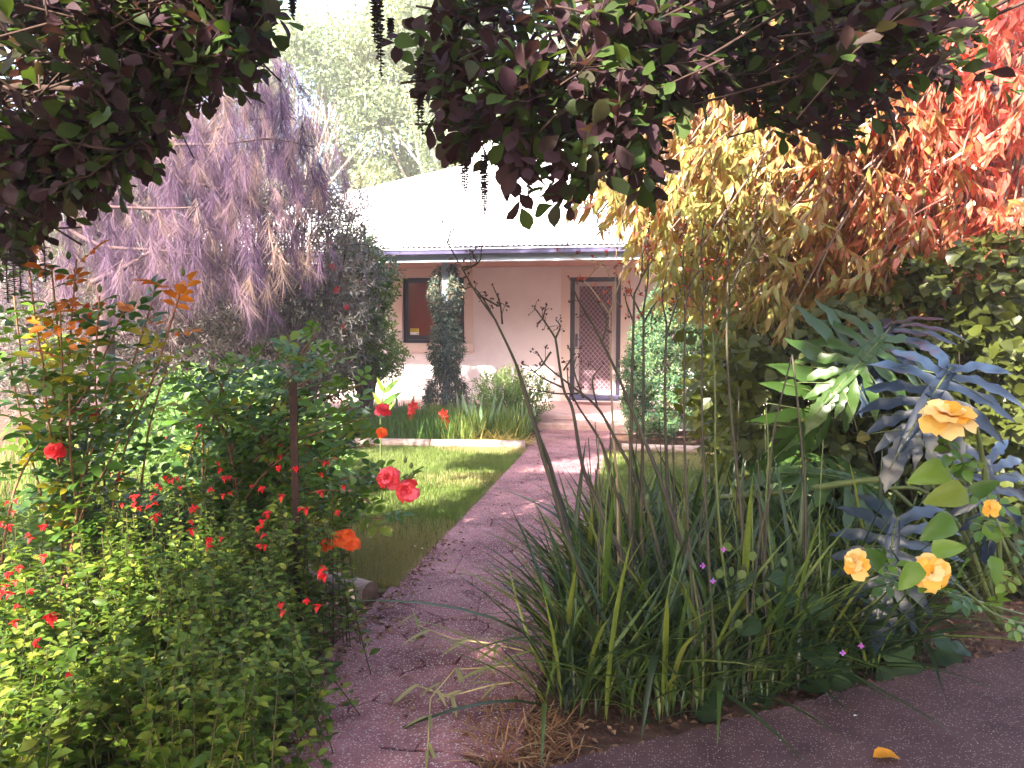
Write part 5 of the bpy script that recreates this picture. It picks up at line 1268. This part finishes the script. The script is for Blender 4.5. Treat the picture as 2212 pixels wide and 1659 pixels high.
bY = np.array([2.05, 4.05, 0.0])
canes = []
ystems = [((2045, 925), 2.15, [(2212, 1260), (2150, 1130), (2090, 1020)]), ((2025, 1225), 2.55, [(2180, 1340), (2100, 1290)]), ((1860, 1225), 2.65, [(2080, 1290), (1960, 1250)]), ((2145, 1110), 2.0, [(2200, 1200)])]
t = thing('rose_bush', 'yellow rose bush with three large apricot yellow blooms at right', 'rose bush', bY)
for (tp, Y, via) in ystems:
    pts = [bY+[rng.normal()*.05, 0, 0]]+[aty(x, y_, Y+.15*(len(via)-i)) for i, (x, y_) in enumerate(via)]+[aty(*tp, Y)]
    g = Geo(); C = spline(pts, 6); tube(g, C, [.006, .003], 6); part('cane', g, M['greenstem'], t)
    for i in range(3, len(C)-1, 2):
        link('leaf', rlm['rosegreen'], t, mtx(C[i], [rng.normal()*.8, -.5, rng.normal()*.5], [rng.normal()*.4, -.4, 1], .11*Y/2.2))
big = leaf(.62, 5, 'heart', .2, .22, .02); bgm = tpl_mesh('leaf', big, M['rosegreen'])
for (b, e_, Y) in (((2050, 1010), (1975, 1035), 2.2), ((2060, 1030), (2110, 1000), 2.2), ((2090, 1060), (2010, 1080), 2.25), ((2100, 1070), (2150, 1040), 2.25), ((1905, 1225), (1880, 1190), 2.3), ((1985, 1215), (1950, 1270), 2.3), ((2060, 1120), (2000, 1160), 2.0), ((2120, 1150), (2190, 1140), 2.0), ((2010, 1190), (2080, 1180), 2.2), ((2140, 1200), (2160, 1260), 2.1)):
    p, q0 = aty(*b, Y), aty(*e_, Y-.03); link('leaf', bgm, t, mtx(p, q0-p, [rng.normal()*.3, -.8, .5], np.linalg.norm(q0-p)*1.1))
rose(t, aty(2046, 905, 2.15), (.05, -.45, .9), .066, 'yellowpetal', nring=(7, 7, 6, 4), seed=21)
rose(t, aty(2013, 1238, 2.53), (-.15, -.8, .35), .054, 'yellowpetal', nring=(7, 6, 5), seed=22)
rose(t, aty(1850, 1215, 2.62), (-.75, -.45, .3), .047, 'yellowpetal', nring=(6, 6, 5), seed=23)
rose(t, aty(2140, 1098, 2.0), (-.6, -.3, .2), .022, 'yellowpetal', nring=(5, 4), name='bud', seed=24)

# ------------------------------------------------------------------ small things fallen on the ground
def flat(name, px_, py_, z, size, mat, label, cat, tpl=None, d=None, lift=.004):
    p = atz(px_, py_, z); g = Geo()
    inst(g, tpl or leaf(.7, 3, 'oval', .2, .15), np.array([[p[0], p[1], z+lift]]), d if d is not None else np.array([[rng.normal(), rng.normal(), .1]]), np.array([[0, 0, 1.0]]), size, .5)
    return top(name, g, M[mat], label, cat)
flat('fallen_leaf', 1885, 1640, .07, .085, 'amberleaf', 'amber fallen leaf lying on the dark pavement at bottom right', 'leaf', leaf(.75, 4, 'oval', .25, .25, .03), np.array([[1, .1, .25]]), .006)
flat('fallen_petal', 1852, 1548, .07, .016, 'whitepetal', 'white petal on the dark pavement, the nearer to the heart leaves', 'petal')
flat('fallen_petal', 1690, 1602, .07, .010, 'whitepetal', 'tiny white petal on the dark pavement near its left tip', 'petal')
flat('fallen_petal', 558, 1585, .0, .036, 'pinkpetal', 'pink yellow petal on soil at the path corner, bottom left', 'petal')
flat('fallen_leaf', 622, 1502, .015, .055, 'pinkpetal', 'pale pink dry leaf on the left edge of the path', 'leaf')
flat('fallen_flower', 679, 1496, .015, .022, 'redpetal', 'red fallen flower on the path near the left edge', 'flower')
flat('fallen_petal', 907, 1186, .03, .030, 'whitepetal', 'pale round petal on the lawn close to the path', 'petal')
flat('fallen_petal', 900, 1180, .03, .024, 'pinkpetal', 'pink petal on the lawn touching a pale round one', 'petal')
flat('fallen_petal', 800, 1162, .03, .02, 'whitepetal', 'white petal on the lawn near the orange roses', 'petal')
flat('fallen_flower', 776, 1178, .03, .05, 'pinkred', 'coral pink fallen rose head on the lawn edge', 'flower')
flat('fallen_petal', 805, 1188, .03, .02, 'roseyellow', 'yellow petal lying on the lawn', 'petal')
